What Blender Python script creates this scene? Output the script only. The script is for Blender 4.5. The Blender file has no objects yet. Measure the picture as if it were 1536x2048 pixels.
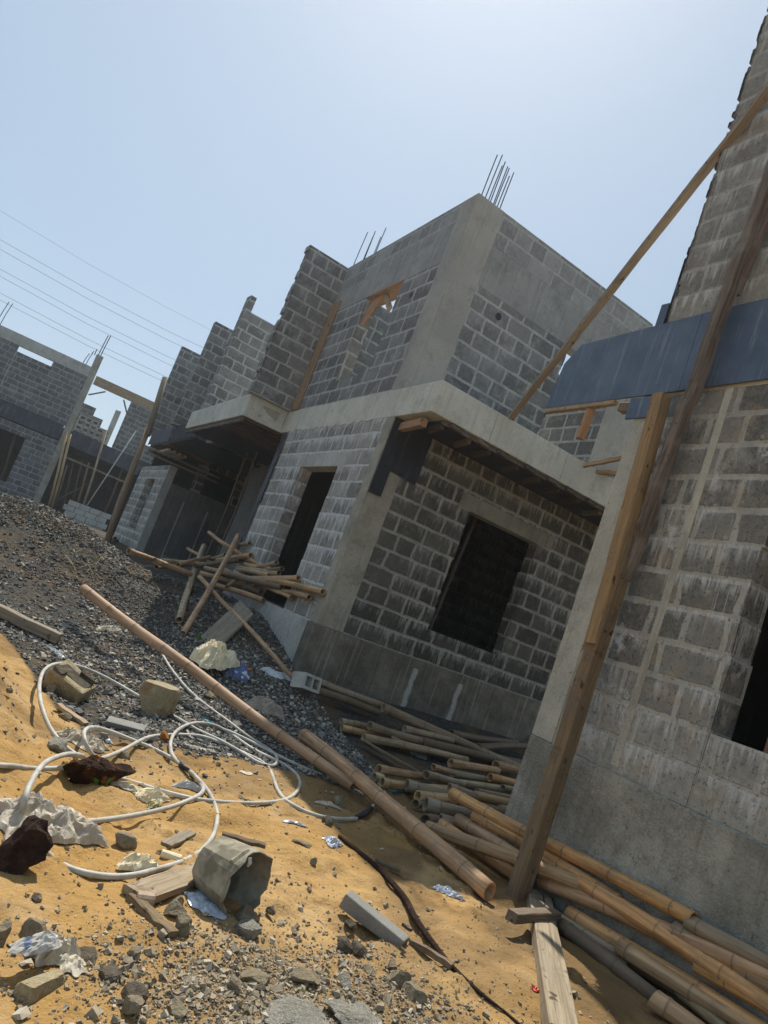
import bpy, bmesh, math, random
import numpy as np
from mathutils import Vector, Matrix
random.seed(7); RNG = np.random.default_rng(11)
SC = bpy.context.scene
COL = SC.collection
PI = math.pi
SUN = Vector((.185, .65, 1.0)).normalized()

# ------------------------------------------------------------------ camera (eye level is z = 0)
FPX = 1460.173
R = np.array([[0.80990622, 0.36823038, 0.45657234], [-0.47503249, -0.04485023, 0.87882455], [0.34408727, -0.92865217, 0.13859692]])
cam = bpy.data.cameras.new('camera'); camo = bpy.data.objects.new('camera', cam); COL.objects.link(camo)
cam.sensor_fit = 'VERTICAL'; cam.sensor_height = 36.0; cam.lens = 36.0 * FPX / 2048.0
cam.clip_start = .05; cam.clip_end = 2000
camo.matrix_world = Matrix(((R[0][0], -R[0][1], -R[0][2], 0), (R[1][0], -R[1][1], -R[1][2], 0), (R[2][0], -R[2][1], -R[2][2], 0), (0, 0, 0, 1)))
SC.camera = camo

# ------------------------------------------------------------------ terrain
def vnoise(x, y, seed=0):
    x = np.asarray(x, float); y = np.asarray(y, float)
    xi = np.floor(x).astype(np.int64); yi = np.floor(y).astype(np.int64)
    fx = x - xi; fy = y - yi
    fx = fx * fx * (3 - 2 * fx); fy = fy * fy * (3 - 2 * fy)
    def h(a, b):
        n = (a * 374761393 + b * 668265263 + seed * 974634777) & 0xffffffff
        n = ((n ^ (n >> 13)) * 1274126177) & 0xffffffff
        n = n ^ (n >> 16)
        return (n & 0xffff) / 65535.0
    return (h(xi, yi) * (1 - fx) + h(xi + 1, yi) * fx) * (1 - fy) + (h(xi, yi + 1) * (1 - fx) + h(xi + 1, yi + 1) * fx) * fy - .5
def fbm(x, y, sc, oct=4, seed=0):
    x = np.asarray(x, float); y = np.asarray(y, float); s = 0; a = 1.0
    for o in range(oct):
        s = s + a * vnoise(x * sc + 17.3 * o, y * sc - 9.1 * o, seed + o); a *= .5; sc *= 2.03
    return s
def sst(a, b, x):
    t = np.clip((np.asarray(x, float) - a) / (b - a), 0, 1); return t * t * (3 - 2 * t)
def gravel_mask(x, y):
    yb = 5.3 + .12 * np.asarray(x, float) + 2.3 * (1 - sst(.45, 1.25, x)) + .55 * fbm(x, y, .9, 4, 5)
    return sst(-.12, .22, np.asarray(y, float) - yb)
def ground(x, y, fine=True):
    x = np.asarray(x, float); y = np.asarray(y, float)
    z = -1.42 + (.52 + .33 * sst(2.4, 3.9, x)) * sst(6, 11, y)
    z = z + .76 * np.exp(-((x - .75) / np.where(x > .75, 1.95, 1.5)) ** 2 - ((y - 12.1) / 1.55) ** 2)
    xm = np.maximum(x + .2, 0)
    z = z + .74 * np.exp(-(xm / .72) ** 2 - ((y - 5.2) / 1.35) ** 2)
    z = z + .06 * fbm(x, y, .8, 3, 1)
    if fine:
        g = gravel_mask(x, y)
        near = np.exp(-((x - 1.6) / 4.0) ** 2 - ((y - 4) / 8.0) ** 2)
        rip = fbm(x, y, 5.0, 4, 2)
        lump = np.maximum(fbm(x * 1.0, y * 1.0, 11.0, 3, 3), 0.05)
        dent = sst(.16, .42, fbm(x, y, 2.6, 2, 57)) * (.6 + .4 * fbm(x, y, 9, 2, 58))
        z = z - near * (1 - g) * .045 * dent
        z = z + near * ((1 - g) * ((.034 + .03 * sst(0, .4, fbm(x, y, .7, 2, 77))) * rip + .07 * lump * sst(-.1, .3, fbm(x, y, 1.1, 2, 9))) + g * .03 * rip)
    return z
def ray(px, py): return R @ np.array([(px - 768.) / FPX, (py - 1024.) / FPX, 1.0])
def spot(px, py, h=0.0):
    """the place on the site (h above the ground) that the survey pixel looks at"""
    d = ray(px, py); t = np.arange(1.2, 70, .02)
    P = d[None, :] * t[:, None]
    below = P[:, 2] < ground(P[:, 0], P[:, 1], False) + h
    i = int(np.argmax(below)) if below.any() else len(t) - 1
    return Vector(P[i])
def on(ax, v, px, py):
    r = ray(px, py); return Vector(r / r[ax] * v)
def crop(x0, y0, s): return lambda x, y: (x0 + x * s, y0 + y * s)

# ------------------------------------------------------------------ mesh builder
class MB:
    def __init__(self): self.v = []; self.f = []; self.attr = []
    def add(self, vs, fs, at=0.0):
        b = len(self.v); self.v += [tuple(p) for p in vs]
        self.f += [tuple(i + b for i in q) for q in fs]
        self.attr += list(at) if hasattr(at, '__len__') else [at] * len(vs)
    def box(self, x0, x1, y0, y1, z0, z1, jit=0):
        vs = [(x, y, z) for z in (z0, z1) for y in (y0, y1) for x in (x0, x1)]
        if jit: vs = [tuple(c + random.uniform(-jit, jit) for c in p) for p in vs]
        self.add(vs, [(0, 2, 3, 1), (4, 5, 7, 6), (0, 1, 5, 4), (2, 6, 7, 3), (0, 4, 6, 2), (1, 3, 7, 5)])
    def prism(self, pts, dz):
        """pts: loop of Vectors, dz: extrusion vector"""
        n = len(pts); a = [Vector(p) for p in pts]; b = [p + Vector(dz) for p in a]
        self.add(a + b, [tuple(range(n))[::-1], tuple(range(n, 2 * n))] + [(i, (i + 1) % n, (i + 1) % n + n, i + n) for i in range(n)])
    def beam(self, p0, p1, w, h, up=(0, 0, 1), nseg=1, jit=0, bev=.12):
        p0 = Vector(p0); p1 = Vector(p1); d = (p1 - p0); L = d.length; d.normalize()
        s = d.cross(Vector(up))
        if s.length < 1e-3: s = d.cross(Vector((1, 0, 0)))
        s.normalize(); u = s.cross(d)
        b = bev
        prof = [(-1 + b, -1), (1 - b, -1), (1, -1 + b), (1, 1 - b), (1 - b, 1), (-1 + b, 1), (-1, 1 - b), (-1, -1 + b)]
        rings = []
        for k in range(nseg + 1):
            c = p0 + d * (L * k / nseg); jj = (random.uniform(-jit, jit), random.uniform(-jit, jit))
            rings.append([c + s * (a * w / 2 + jj[0] + random.uniform(-jit, jit) * .5) + u * (e * h / 2 + jj[1] + random.uniform(-jit, jit) * .5) for a, e in prof])
        vs = [q for r_ in rings for q in r_]; n = 8
        fs = [(k * n + i, k * n + (i + 1) % n, (k + 1) * n + (i + 1) % n, (k + 1) * n + i) for k in range(nseg) for i in range(n)]
        fs += [tuple(range(n))[::-1], tuple(nseg * n + i for i in range(n))]
        self.add(vs, fs)
    def tube(self, pts, rad, seg=8, cap=True, at=None):
        pts = [Vector(p) for p in pts]; n = len(pts)
        rad = rad if hasattr(rad, '__len__') else [rad] * n
        t0 = (pts[1] - pts[0]).normalized(); u = t0.orthogonal().normalized()
        vs = []; aa = []
        for i in range(n):
            t = (pts[min(i + 1, n - 1)] - pts[max(i - 1, 0)])
            t = t.normalized() if t.length > 1e-9 else t0
            u = (u - t * u.dot(t)).normalized(); w = t.cross(u)
            for k in range(seg):
                a = 2 * PI * k / seg; vs.append(pts[i] + (u * math.cos(a) + w * math.sin(a)) * rad[i]); aa.append(at[i] if at else 0)
        fs = [(i * seg + k, i * seg + (k + 1) % seg, (i + 1) * seg + (k + 1) % seg, (i + 1) * seg + k) for i in range(n - 1) for k in range(seg)]
        if cap: fs += [tuple(range(seg))[::-1], tuple((n - 1) * seg + k for k in range(seg))]
        self.add(vs, fs, aa)
    def build(self, name, mat, parent=None, loc=None, mw=None, smooth=False, bevel=0, attr=None):
        me = bpy.data.meshes.new(name)
        vs = [Vector(p) for p in self.v]
        if mw is not None:
            inv = mw.inverted(); vs = [inv @ p for p in vs]
        else:
            if loc is None:
                xs = [p.x for p in vs]; ys = [p.y for p in vs]; zs = [p.z for p in vs]
                loc = Vector(((min(xs) + max(xs)) / 2, (min(ys) + max(ys)) / 2, min(zs)))
            mw = Matrix.Translation(Vector(loc)); vs = [p - Vector(loc) for p in vs]
        me.from_pydata([tuple(p) for p in vs], [], self.f)
        if attr:
            a = me.attributes.new(attr, 'FLOAT', 'POINT'); a.data.foreach_set('value', np.array(self.attr, np.float32))
        me.materials.append(mat)
        if smooth: me.polygons.foreach_set('use_smooth', [True] * len(me.polygons))
        me.update()
        o = bpy.data.objects.new(name, me); COL.objects.link(o)
        if parent is not None:
            o.parent = parent; o.matrix_local = parent.matrix_world.inverted() @ mw
        else: o.matrix_world = mw
        o.matrix_world
        if bevel:
            m = o.modifiers.new('bevel', 'BEVEL'); m.width = bevel; m.segments = 2; m.limit_method = 'ANGLE'; m.angle_limit = .6
        return o
def tag(o, label, cat, group=None, kind=None):
    if label: o['label'] = label
    if cat: o['category'] = cat
    if group: o['group'] = group
    if kind: o['kind'] = kind
    return o
def empty(name, loc, label, cat, group=None):
    o = bpy.data.objects.new(name, None); COL.objects.link(o); o.empty_display_size = .2
    o.matrix_world = Matrix.Translation(Vector(loc)); return tag(o, label, cat, group)
def frame(p0, p1):
    """matrix with its local z running from p0 to p1"""
    z = (Vector(p1) - Vector(p0)).normalized(); x = z.orthogonal().normalized(); y = z.cross(x)
    m = Matrix((x, y, z)).transposed().to_4x4(); m.translation = Vector(p0); return m
def raw_mesh(name, V, Fa, mat, smooth=False):
    """numpy mesh from an (n,3) vertex array and an (m,3) triangle array"""
    me = bpy.data.meshes.new(name)
    me.vertices.add(len(V)); me.vertices.foreach_set('co', np.ascontiguousarray(V, np.float32).ravel())
    k = Fa.shape[1]
    me.loops.add(Fa.size); me.loops.foreach_set('vertex_index', np.ascontiguousarray(Fa, np.int32).ravel())
    me.polygons.add(len(Fa)); me.polygons.foreach_set('loop_start', np.arange(0, Fa.size, k, dtype=np.int32))
    me.polygons.foreach_set('loop_total', np.full(len(Fa), k, np.int32))
    me.polygons.foreach_set('use_smooth', np.full(len(Fa), smooth, bool))
    me.materials.append(mat); me.update(calc_edges=True); me.validate()
    o = bpy.data.objects.new(name, me); COL.objects.link(o); return o

# ------------------------------------------------------------------ materials
class NT:
    def __init__(self, name, rough=.9, spec=.2):
        self.m = bpy.data.materials.new(name); self.m.use_nodes = True; self.t = self.m.node_tree
        self.b = self.t.nodes['Principled BSDF']; self.b.inputs['Roughness'].default_value = rough
        self.b.inputs['Specular IOR Level'].default_value = spec
    def n(self, ty, **kw):
        x = self.t.nodes.new(ty)
        for k, v in kw.items(): setattr(x, k, v)
        return x
    def put(self, sock, v):
        if isinstance(v, bpy.types.NodeSocket): self.t.links.new(v, sock)
        elif isinstance(v, (tuple, list)) and len(v) == 3 and sock.type == 'RGBA': sock.default_value = (*v, 1)
        else: sock.default_value = v
    def math(self, op, a, b=0.0, c=None, clamp=False):
        x = self.n('ShaderNodeMath', operation=op, use_clamp=clamp); self.put(x.inputs[0], a); self.put(x.inputs[1], b)
        if c is not None: self.put(x.inputs[2], c)
        return x.outputs[0]
    def mix(self, f, a, b, mode='MIX'):
        x = self.n('ShaderNodeMix', data_type='RGBA', blend_type=mode); self.put(x.inputs[0], f); self.put(x.inputs[6], a); self.put(x.inputs[7], b); return x.outputs[2]
    def noise(self, vec, sc, det=3, rough=.55, dist=0):
        x = self.n('ShaderNodeTexNoise'); x.inputs['Scale'].default_value = sc; x.inputs['Detail'].default_value = det
        x.inputs['Roughness'].default_value = rough; x.inputs['Distortion'].default_value = dist
        if vec is not None: self.put(x.inputs['Vector'], vec)
        return x.outputs['Fac']
    def ramp(self, f, a, b, lo=0.0, hi=1.0):
        x = self.n('ShaderNodeMapRange', interpolation_type='SMOOTHSTEP'); self.put(x.inputs[0], f)
        for i, v in ((1, a), (2, b), (3, lo), (4, hi)): x.inputs[i].default_value = v
        return x.outputs[0]
    def vec(self, x, y, z):
        c = self.n('ShaderNodeCombineXYZ'); self.put(c.inputs[0], x); self.put(c.inputs[1], y); self.put(c.inputs[2], z); return c.outputs[0]
    def sep(self, v):
        s = self.n('ShaderNodeSeparateXYZ'); self.put(s.inputs[0], v); return s.outputs
    def pos(self): return self.n('ShaderNodeNewGeometry').outputs['Position']
    def objc(self): return self.n('ShaderNodeTexCoord').outputs['Object']
    def scale(self, v, s):
        x = self.n('ShaderNodeVectorMath', operation='MULTIPLY'); self.put(x.inputs[0], v); x.inputs[1].default_value = s; return x.outputs[0]
    def bump(self, h, st=.5, dist=.02):
        x = self.n('ShaderNodeBump'); x.inputs['Strength'].default_value = st; x.inputs['Distance'].default_value = dist
        self.put(x.inputs['Height'], h); self.put(self.b.inputs['Normal'], x.outputs[0])
    def col(self, c): self.put(self.b.inputs['Base Color'], c)

def wall_uv(t):
    g = t.n('ShaderNodeNewGeometry'); p = t.sep(g.outputs['Position'])
    nx = t.math('GREATER_THAN', t.math('ABSOLUTE', t.sep(g.outputs['Normal'])[0]), .6)
    u = t.math('ADD', t.math('MULTIPLY', p[1], nx), t.math('MULTIPLY', p[0], t.math('SUBTRACT', 1.0, nx)))
    return g.outputs['Position'], u, p[2]

def mat_block(name, zph, base=(.12, .12, .115), base2=(.17, .165, .155), mort=(.27, .265, .245), bw=.46, row=.2475, streak=.6, smear=.35, salt=.0, mort_w=.016, uo=.0, tint=None, low=None, wob=1.0, lime=(.64, .64, .61), relief=1.0):
    t = NT(name, .95, .15); P, u, z = wall_uv(t)
    w1 = t.math('SUBTRACT', t.noise(P, 3.0, 4, .65), .5); w2 = t.math('SUBTRACT', t.noise(t.scale(P, (1, 1, 1.3)), 5.0, 5, .68), .5)
    uu = t.math('ADD', t.math('ADD', u, uo), t.math('MULTIPLY', w1, .09 * wob))
    zz = t.math('ADD', t.math('SUBTRACT', z, zph - 40 * row), t.math('MULTIPLY', w2, .045 * wob))
    br = t.n('ShaderNodeTexBrick', offset=.5, squash=.66, squash_frequency=3)
    t.put(br.inputs['Vector'], t.vec(t.math('ADD', uu, 40.0), zz, 0.0))
    mid = tuple((a_ + b_) / 2 for a_, b_ in zip(base, base2))
    for k, v in (('Scale', 1.0), ('Mortar Size', mort_w * 1.5), ('Mortar Smooth', .8), ('Bias', .0), ('Brick Width', bw), ('Row Height', row)): br.inputs[k].default_value = v
    br.inputs['Color1'].default_value = (*[x * .70 for x in base], 1); br.inputs['Color2'].default_value = (*[x * 1.15 for x in base2], 1); br.inputs['Mortar'].default_value = (*mid, 1)
    c = br.outputs['Color']
    n5 = t.noise(P, 18, 5, .75); n3 = t.noise(P, 3.2, 6, .7)
    big = t.noise(P, 1.1, 4)
    c = t.mix(t.ramp(t.noise(P, 2.6, 6, .7), .42, .72, 0, .65), c, tuple(x * .62 for x in base))
    c = t.mix(t.ramp(n5, .40, .7, 0, .35), c, tuple(x * 1.35 for x in base2))
    mk = t.math('ADD', br.outputs['Fac'], t.math('MULTIPLY', t.math('SUBTRACT', n5, .5), 1.1))
    mk = t.math('ADD', mk, t.math('MULTIPLY', t.math('SUBTRACT', n3, .5), .9))
    mk = t.ramp(mk, .30, .62)
    c = t.mix(t.math('MULTIPLY', mk, .92), c, t.mix(t.ramp(t.noise(P, 7, 4), .35, .7), mort, tuple(x * .74 for x in mort)))
    sm = t.math('MULTIPLY', t.ramp(t.noise(P, 2.7, 6, .7), .51, .68), smear)
    if low is not None: sm = t.math('MAXIMUM', sm, t.math('MULTIPLY', t.ramp(t.math('ADD', z, t.math('MULTIPLY', n3, .5)), low + .35, low - .05), .8))
    c = t.mix(sm, c, t.mix(t.ramp(n5, .35, .65), tuple(x * .70 for x in mort), tuple(x * .95 for x in mort)))
    fine = t.noise(P, 70, 3, .7)
    c = t.mix(t.math('MULTIPLY', t.ramp(fine, .35, .75), .30), c, tuple(min(1, x * 1.7) for x in base2))
    # lime drips of uneven length under each bed joint, and longer runs
    fr = t.math('FRACT', t.math('DIVIDE', zz, row)); cr_ = t.math('FLOOR', t.math('DIVIDE', zz, row))
    ln = t.noise(t.vec(t.math('MULTIPLY', u, 17.0), t.math('MULTIPLY', cr_, 3.7), 0.0), 1.0, 2, .6)
    s1 = t.math('MULTIPLY', t.math('SUBTRACT', fr, t.math('SUBTRACT', 1.25, t.math('MULTIPLY', ln, 1.5))), 3.0, clamp=True)
    sv = t.noise(t.vec(t.math('MULTIPLY', u, 30.0), t.math('MULTIPLY', z, 1.6), 3.1), 1.0, 4, .65)
    s1 = t.math('MULTIPLY', s1, t.ramp(sv, .36, .62))
    sv2 = t.noise(t.vec(t.math('MULTIPLY', u, 34.0), t.math('MULTIPLY', z, .55), 9.0), 1.0, 3, .6)
    s2 = t.math('MULTIPLY', t.ramp(sv2, .56, .70), .75)
    reg = t.ramp(t.math('ADD', big, t.math('MULTIPLY', t.math('SUBTRACT', t.noise(P, 4.5, 2), .5), .35)), .42, .58)
    st = t.math('MULTIPLY', t.math('MAXIMUM', s1, s2), t.math('MULTIPLY', reg, streak), clamp=True)
    c = t.mix(st, c, lime)
    if salt:
        sl = t.math('MULTIPLY', t.ramp(t.noise(P, 5.0, 6, .75), .54, .68), t.ramp(t.noise(P, 1.7, 2), .42, .58))
        c = t.mix(t.math('MULTIPLY', sl, salt), c, tuple(x * .9 for x in lime))
    if tint: c = t.mix(t.math('MULTIPLY', t.ramp(t.noise(P, 4.0, 3), .5, .7), .35), c, tint)
    pit = t.ramp(t.noise(P, 38, 2, .5), .62, .72)
    c = t.mix(t.math('MULTIPLY', t.math('MULTIPLY', pit, t.ramp(n3, .4, .6)), .45), c, (.05, .05, .046))
    t.col(c)
    hgt = t.math('ADD', t.math('MULTIPLY', mk, -.7 * relief), t.math('ADD', t.math('MULTIPLY', fine, .3), t.math('MULTIPLY', t.noise(P, 14, 5, .75), 1.2)))
    hgt = t.math('SUBTRACT', hgt, t.math('MULTIPLY', pit, .5))
    t.bump(hgt, 1.0, .022)
    return t.m

def mat_concrete(name, c1, c2, streak=.3, dark=.3, boards=0, rough=.92, drip=(.42, .42, .40), bump=.5, damp=0, runs=()):
    t = NT(name, rough, .2); P, u, z = wall_uv(t)
    c = t.mix(t.ramp(t.noise(P, 1.6, 6, .65), .35, .7), c1, c2)
    c = t.mix(t.math('MULTIPLY', t.ramp(t.noise(P, 60, 3, .7), .35, .8), .35), c, tuple(min(1, x * 1.35) for x in c2))
    c = t.mix(t.ramp(t.noise(P, 3.4, 6, .75), .50, .66, 0, .45), c, tuple(x * .62 for x in c1))
    c = t.mix(t.math('MULTIPLY', t.ramp(t.noise(P, 26, 4, .8), .56, .68), t.ramp(t.noise(P, 1.3, 3), .48, .62, 0, .75)), c, tuple(x * .45 for x in c1))
    sv = t.noise(t.vec(t.math('MULTIPLY', u, 24.0), t.math('MULTIPLY', z, .55), 2.0), 1.0, 3, .6)
    c = t.mix(t.math('MULTIPLY', t.ramp(sv, .55, .72), streak), c, drip)
    sv3 = t.noise(t.vec(t.math('MULTIPLY', u, 14.0), t.math('MULTIPLY', z, .8), 7.0), 1.0, 4, .6)
    c = t.mix(t.math('MULTIPLY', t.ramp(sv3, .52, .75), dark), c, tuple(x * .38 for x in c1))
    c = t.mix(t.math('MULTIPLY', t.ramp(t.noise(P, 5, 5, .7), .55, .75), .4), c, tuple(x * .55 for x in c1))
    if damp: c = t.mix(t.math('MULTIPLY', t.ramp(t.noise(P, 2.2, 3, .6), .42, .62), damp), c, tuple(x * .45 for x in c1))
    for (ux, uw, zt) in runs:       # broad lime runs
        dd = t.math('ABSOLUTE', t.math('ADD', t.math('SUBTRACT', u, ux), t.math('MULTIPLY', t.math('SUBTRACT', t.noise(P, 5, 4, .6), .5), .09)))
        dd = t.math('ADD', dd, t.math('MULTIPLY', t.ramp(z, zt - .05, zt + .05), 1.0))
        c = t.mix(t.math('MULTIPLY', t.ramp(dd, uw, uw * .4), t.ramp(t.noise(P, 30, 4, .7), .25, .55, .35, .9)), c, (.50, .50, .48))
    h = t.math('ADD', t.math('MULTIPLY', t.noise(P, 55, 3, .7), .4), t.noise(P, 9, 5, .6))
    if boards:
        s = t.n('ShaderNodeTexWave', wave_type='BANDS', bands_direction='Z', wave_profile='SAW')
        t.put(s.inputs['Vector'], t.vec(u, 0.0, t.math('ADD', z, t.math('MULTIPLY', u, .01)))); s.inputs['Scale'].default_value = boards; s.inputs['Distortion'].default_value = .3
        c = t.mix(t.ramp(s.outputs['Fac'], .88, 1.0, 0, .45), c, tuple(x * .5 for x in c1))
        h = t.math('ADD', h, t.math('MULTIPLY', s.outputs['Fac'], .3))
    pit = t.ramp(t.noise(P, 30, 2), .66, .72)
    c = t.mix(t.math('MULTIPLY', pit, .5), c, tuple(x * .4 for x in c1))
    t.col(c); t.bump(h, bump, .02); return t.m

def mat_ply(name, c, c2, streak=.5, rough=.45):
    t = NT(name, rough, .4); P, u, z = wall_uv(t)
    k = t.mix(t.ramp(t.noise(P, 2.5, 5, .6), .35, .7), c, c2)
    sv = t.noise(t.vec(t.math('MULTIPLY', u, 16.0), t.math('MULTIPLY', z, .9), 1.0), 1.0, 4, .65)
    k = t.mix(t.math('MULTIPLY', t.ramp(sv, .55, .74), streak), k, (.24, .27, .30))
    sv2 = t.noise(t.vec(t.math('MULTIPLY', u, 60.0), t.math('MULTIPLY', z, 2.5), 5.0), 1.0, 3, .6)
    k = t.mix(t.math('MULTIPLY', t.ramp(sv2, .60, .75), streak * .5), k, (.28, .26, .22))
    k = t.mix(t.ramp(t.noise(P, 9, 5, .75), .62, .75, 0, .5), k, tuple(x * .5 for x in c))
    t.col(k); t.bump(t.noise(P, 12, 5, .6), .25, .01); return t.m

def mat_wood(name, c1, c2, dark=(.05, .035, .022), rough=.85, knots=.5):
    """grain runs along the object's own z axis; tinted by the object's colour"""
    t = NT(name, rough, .25); O = t.objc(); oi = t.n('ShaderNodeObjectInfo')
    off = t.n('ShaderNodeVectorMath', operation='ADD'); t.put(off.inputs[0], O); t.put(off.inputs[1], t.vec(t.math('MULTIPLY', oi.outputs['Random'], 40.0), 0.0, 3.0))
    V = off.outputs[0]
    g1 = t.noise(t.scale(V, (38, 38, 1.6)), 1.0, 4, .65, .6); g2 = t.noise(t.scale(V, (140, 140, 4)), 1.0, 2, .6)
    c = t.mix(t.ramp(g1, .32, .68), c1, c2)
    c = t.mix(t.ramp(g2, .5, .75, 0, .5), c, dark)
    c = t.mix(t.ramp(t.noise(V, 6, 4, .7), .55, .72, 0, knots), c, dark)
    c = t.mix(t.ramp(t.noise(t.scale(V, (16, 16, 9)), 1.0, 2), .66, .72, 0, .8), c, tuple(x * .5 for x in dark))
    c = t.mix(t.ramp(t.noise(V, 3.1, 3), .5, .7, 0, .45), c, (.23, .21, .18))
    c = t.mix(1.0, c, oi.outputs['Color'], 'MULTIPLY')
    t.col(c); t.bump(t.math('ADD', g1, t.math('MULTIPLY', g2, .5)), .5, .006); return t.m

def mat_bamboo():
    t = NT('bamboo', .62, .35); O = t.objc(); oi = t.n('ShaderNodeObjectInfo')
    nd = t.n('ShaderNodeAttribute', attribute_name='node').outputs['Fac']
    off = t.n('ShaderNodeVectorMath', operation='ADD'); t.put(off.inputs[0], O); t.put(off.inputs[1], t.vec(t.math('MULTIPLY', oi.outputs['Random'], 60.0), 1.0, t.math('MULTIPLY', oi.outputs['Random'], 9.0)))
    V = off.outputs[0]
    g1 = t.noise(t.scale(V, (30, 30, 1.1)), 1.0, 4, .6, .3); g2 = t.noise(t.scale(V, (90, 90, 3)), 1.0, 2)
    c = t.mix(t.ramp(g1, .3, .7), oi.outputs['Color'], t.mix(.6, oi.outputs['Color'], (.13, .075, .035)))
    c = t.mix(t.ramp(t.noise(V, 5, 4, .7), .5, .75, 0, .5), c, (.20, .165, .12))
    c = t.mix(t.ramp(t.noise(t.scale(V, (9, 9, 2.5)), 1.0, 4, .65), .5, .72, 0, .55), c, (.15, .085, .04))
    c = t.mix(t.ramp(g2, .58, .74, 0, .5), c, (.06, .045, .03))
    c = t.mix(t.ramp(t.noise(V, 14, 3, .7), .66, .74, 0, .5), c, (.05, .04, .03))
    c = t.mix(t.math('MULTIPLY', nd, .6, clamp=True), c, (.07, .05, .035))
    t.col(c); t.bump(t.math('ADD', g1, t.math('MULTIPLY', g2, .4)), .35, .004); return t.m

def mat_ground():
    t = NT('site_ground', .97, .1); P = t.pos(); p = t.sep(P)
    m = t.n('ShaderNodeAttribute', attribute_name='gravel').outputs['Fac']
    d = t.n('ShaderNodeAttribute', attribute_name='damp').outputs['Fac']
    s = t.mix(t.ramp(t.noise(P, .8, 4), .35, .65), (.41, .245, .085), (.47, .31, .14))
    s = t.mix(t.ramp(t.noise(P, 3.5, 5, .7), .46, .70, 0, .7), s, (.31, .18, .07))
    s = t.mix(t.ramp(t.noise(P, 26, 4, .7), .56, .72, 0, .5), s, (.22, .12, .045))
    s = t.mix(t.ramp(t.noise(P, 120, 2, .6), .55, .75, 0, .5), s, (.56, .37, .165))
    sp = t.n('ShaderNodeTexVoronoi', feature='F1'); t.put(sp.inputs['Vector'], P); sp.inputs['Scale'].default_value = 42
    s = t.mix(t.math('MULTIPLY', t.math('LESS_THAN', sp.outputs['Distance'], .16), t.ramp(t.noise(P, 2.0, 3), .5, .6, 0, .8)), s, (.09, .07, .05))
    s = t.mix(t.ramp(t.noise(P, 1.9, 6, .72), .50, .66, 0, .5), s, (.48, .36, .21))
    s = t.mix(t.ramp(t.noise(t.scale(P, (1, 2.2, 1)), 2.7, 6, .75), .54, .68, 0, .65), s, (.25, .145, .06))
    s = t.mix(t.math('MULTIPLY', d, .8), s, (.15, .098, .05))
    g = t.mix(t.ramp(t.noise(P, 22, 4, .7), .35, .7), (.035, .034, .03), (.10, .095, .083))
    g = t.mix(t.ramp(t.noise(P, .9, 5, .7), .47, .62, 0, .8), g, (.125, .085, .05))
    c = t.mix(m, s, g); t.col(c)
    h = t.math('ADD', t.math('MULTIPLY', t.noise(P, 45, 4, .75), .5), t.noise(P, 9, 4, .6))
    t.bump(h, .8, .03); return t.m

def mat_stone(name, c1, c2, c3=None, rough=.9, soil=False):
    t = NT(name, rough, .25); g = t.n('ShaderNodeNewGeometry'); P = g.outputs['Position']
    rnd = g.outputs['Random Per Island']
    c = t.mix(rnd, c1, c2)
    if c3: c = t.mix(t.math('GREATER_THAN', t.math('FRACT', t.math('MULTIPLY', rnd, 17.3)), .86), c, c3)
    c = t.mix(t.ramp(t.noise(P, 60, 3, .7), .4, .75, 0, .5), c, tuple(min(1, x * 1.7) for x in c2))
    if soil:      # earth-stained stones on the far heap
        c = t.mix(t.math('MULTIPLY', t.ramp(t.math('ADD', t.sep(P)[1], t.math('MULTIPLY', t.noise(P, 1.3, 3), 3.0)), 9.6, 11.6), t.ramp(t.noise(P, 1.1, 4, .65), .35, .65, .1, .65)), c, (.055, .043, .03))
    t.col(c); return t.m

def mat_rock(name, c1, c2, c3=None, bump=.7, sc=9):
    t = NT(name, .95, .15); O = t.objc()
    c = t.mix(t.ramp(t.noise(O, sc, 5, .7), .35, .68), c1, c2)
    c = t.mix(t.ramp(t.noise(O, sc * 6, 3, .7), .5, .75, 0, .6), c, tuple(x * .45 for x in c1))
    if c3: c = t.mix(t.ramp(t.noise(O, sc * .7, 4, .7), .52, .62, 0, .85), c, c3)
    t.col(c); t.bump(t.math('ADD', t.noise(O, sc * 2.2, 5, .7), t.math('MULTIPLY', t.noise(O, sc * 12, 2), .3)), bump, .03); return t.m

def mat_plain(name, c, rough=.6, spec=.3, var=.25, sc=8, metal=0, spots=None):
    t = NT(name, rough, spec); O = t.objc(); t.b.inputs['Metallic'].default_value = metal
    k = t.mix(t.ramp(t.noise(O, sc, 5, .65), .35, .7, 0, 1), c, tuple(x * (1 - var * 1.6) if var < .6 else x * .1 for x in c))
    if spots: k = t.mix(t.ramp(t.noise(O, sc * .8, 2), .55, .6), k, spots)
    t.col(k); t.bump(t.noise(O, sc * 3, 4), .3, .006); return t.m

ZB = -.334; ZA = .05
M_blkA = mat_block('near_block', ZA, (.15, .148, .13), (.235, .23, .205), (.47, .46, .405), .47, streak=.85, smear=.75, salt=.95, mort_w=.026, uo=.21, tint=(0.478, 0.362, 0.232), low=.05, wob=.8, relief=.4)
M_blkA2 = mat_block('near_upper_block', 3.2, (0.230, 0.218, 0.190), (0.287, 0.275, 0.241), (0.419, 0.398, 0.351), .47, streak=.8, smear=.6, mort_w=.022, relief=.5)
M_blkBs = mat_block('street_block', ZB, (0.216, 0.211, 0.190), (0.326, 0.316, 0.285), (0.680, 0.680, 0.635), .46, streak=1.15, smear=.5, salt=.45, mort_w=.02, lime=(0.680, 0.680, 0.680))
M_blkB = mat_block('side_block', ZB, (0.067, 0.065, 0.056), (0.118, 0.114, 0.099), (.40, .385, .325), .46, streak=.5, smear=.3, mort_w=.024, uo=.12)
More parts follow.
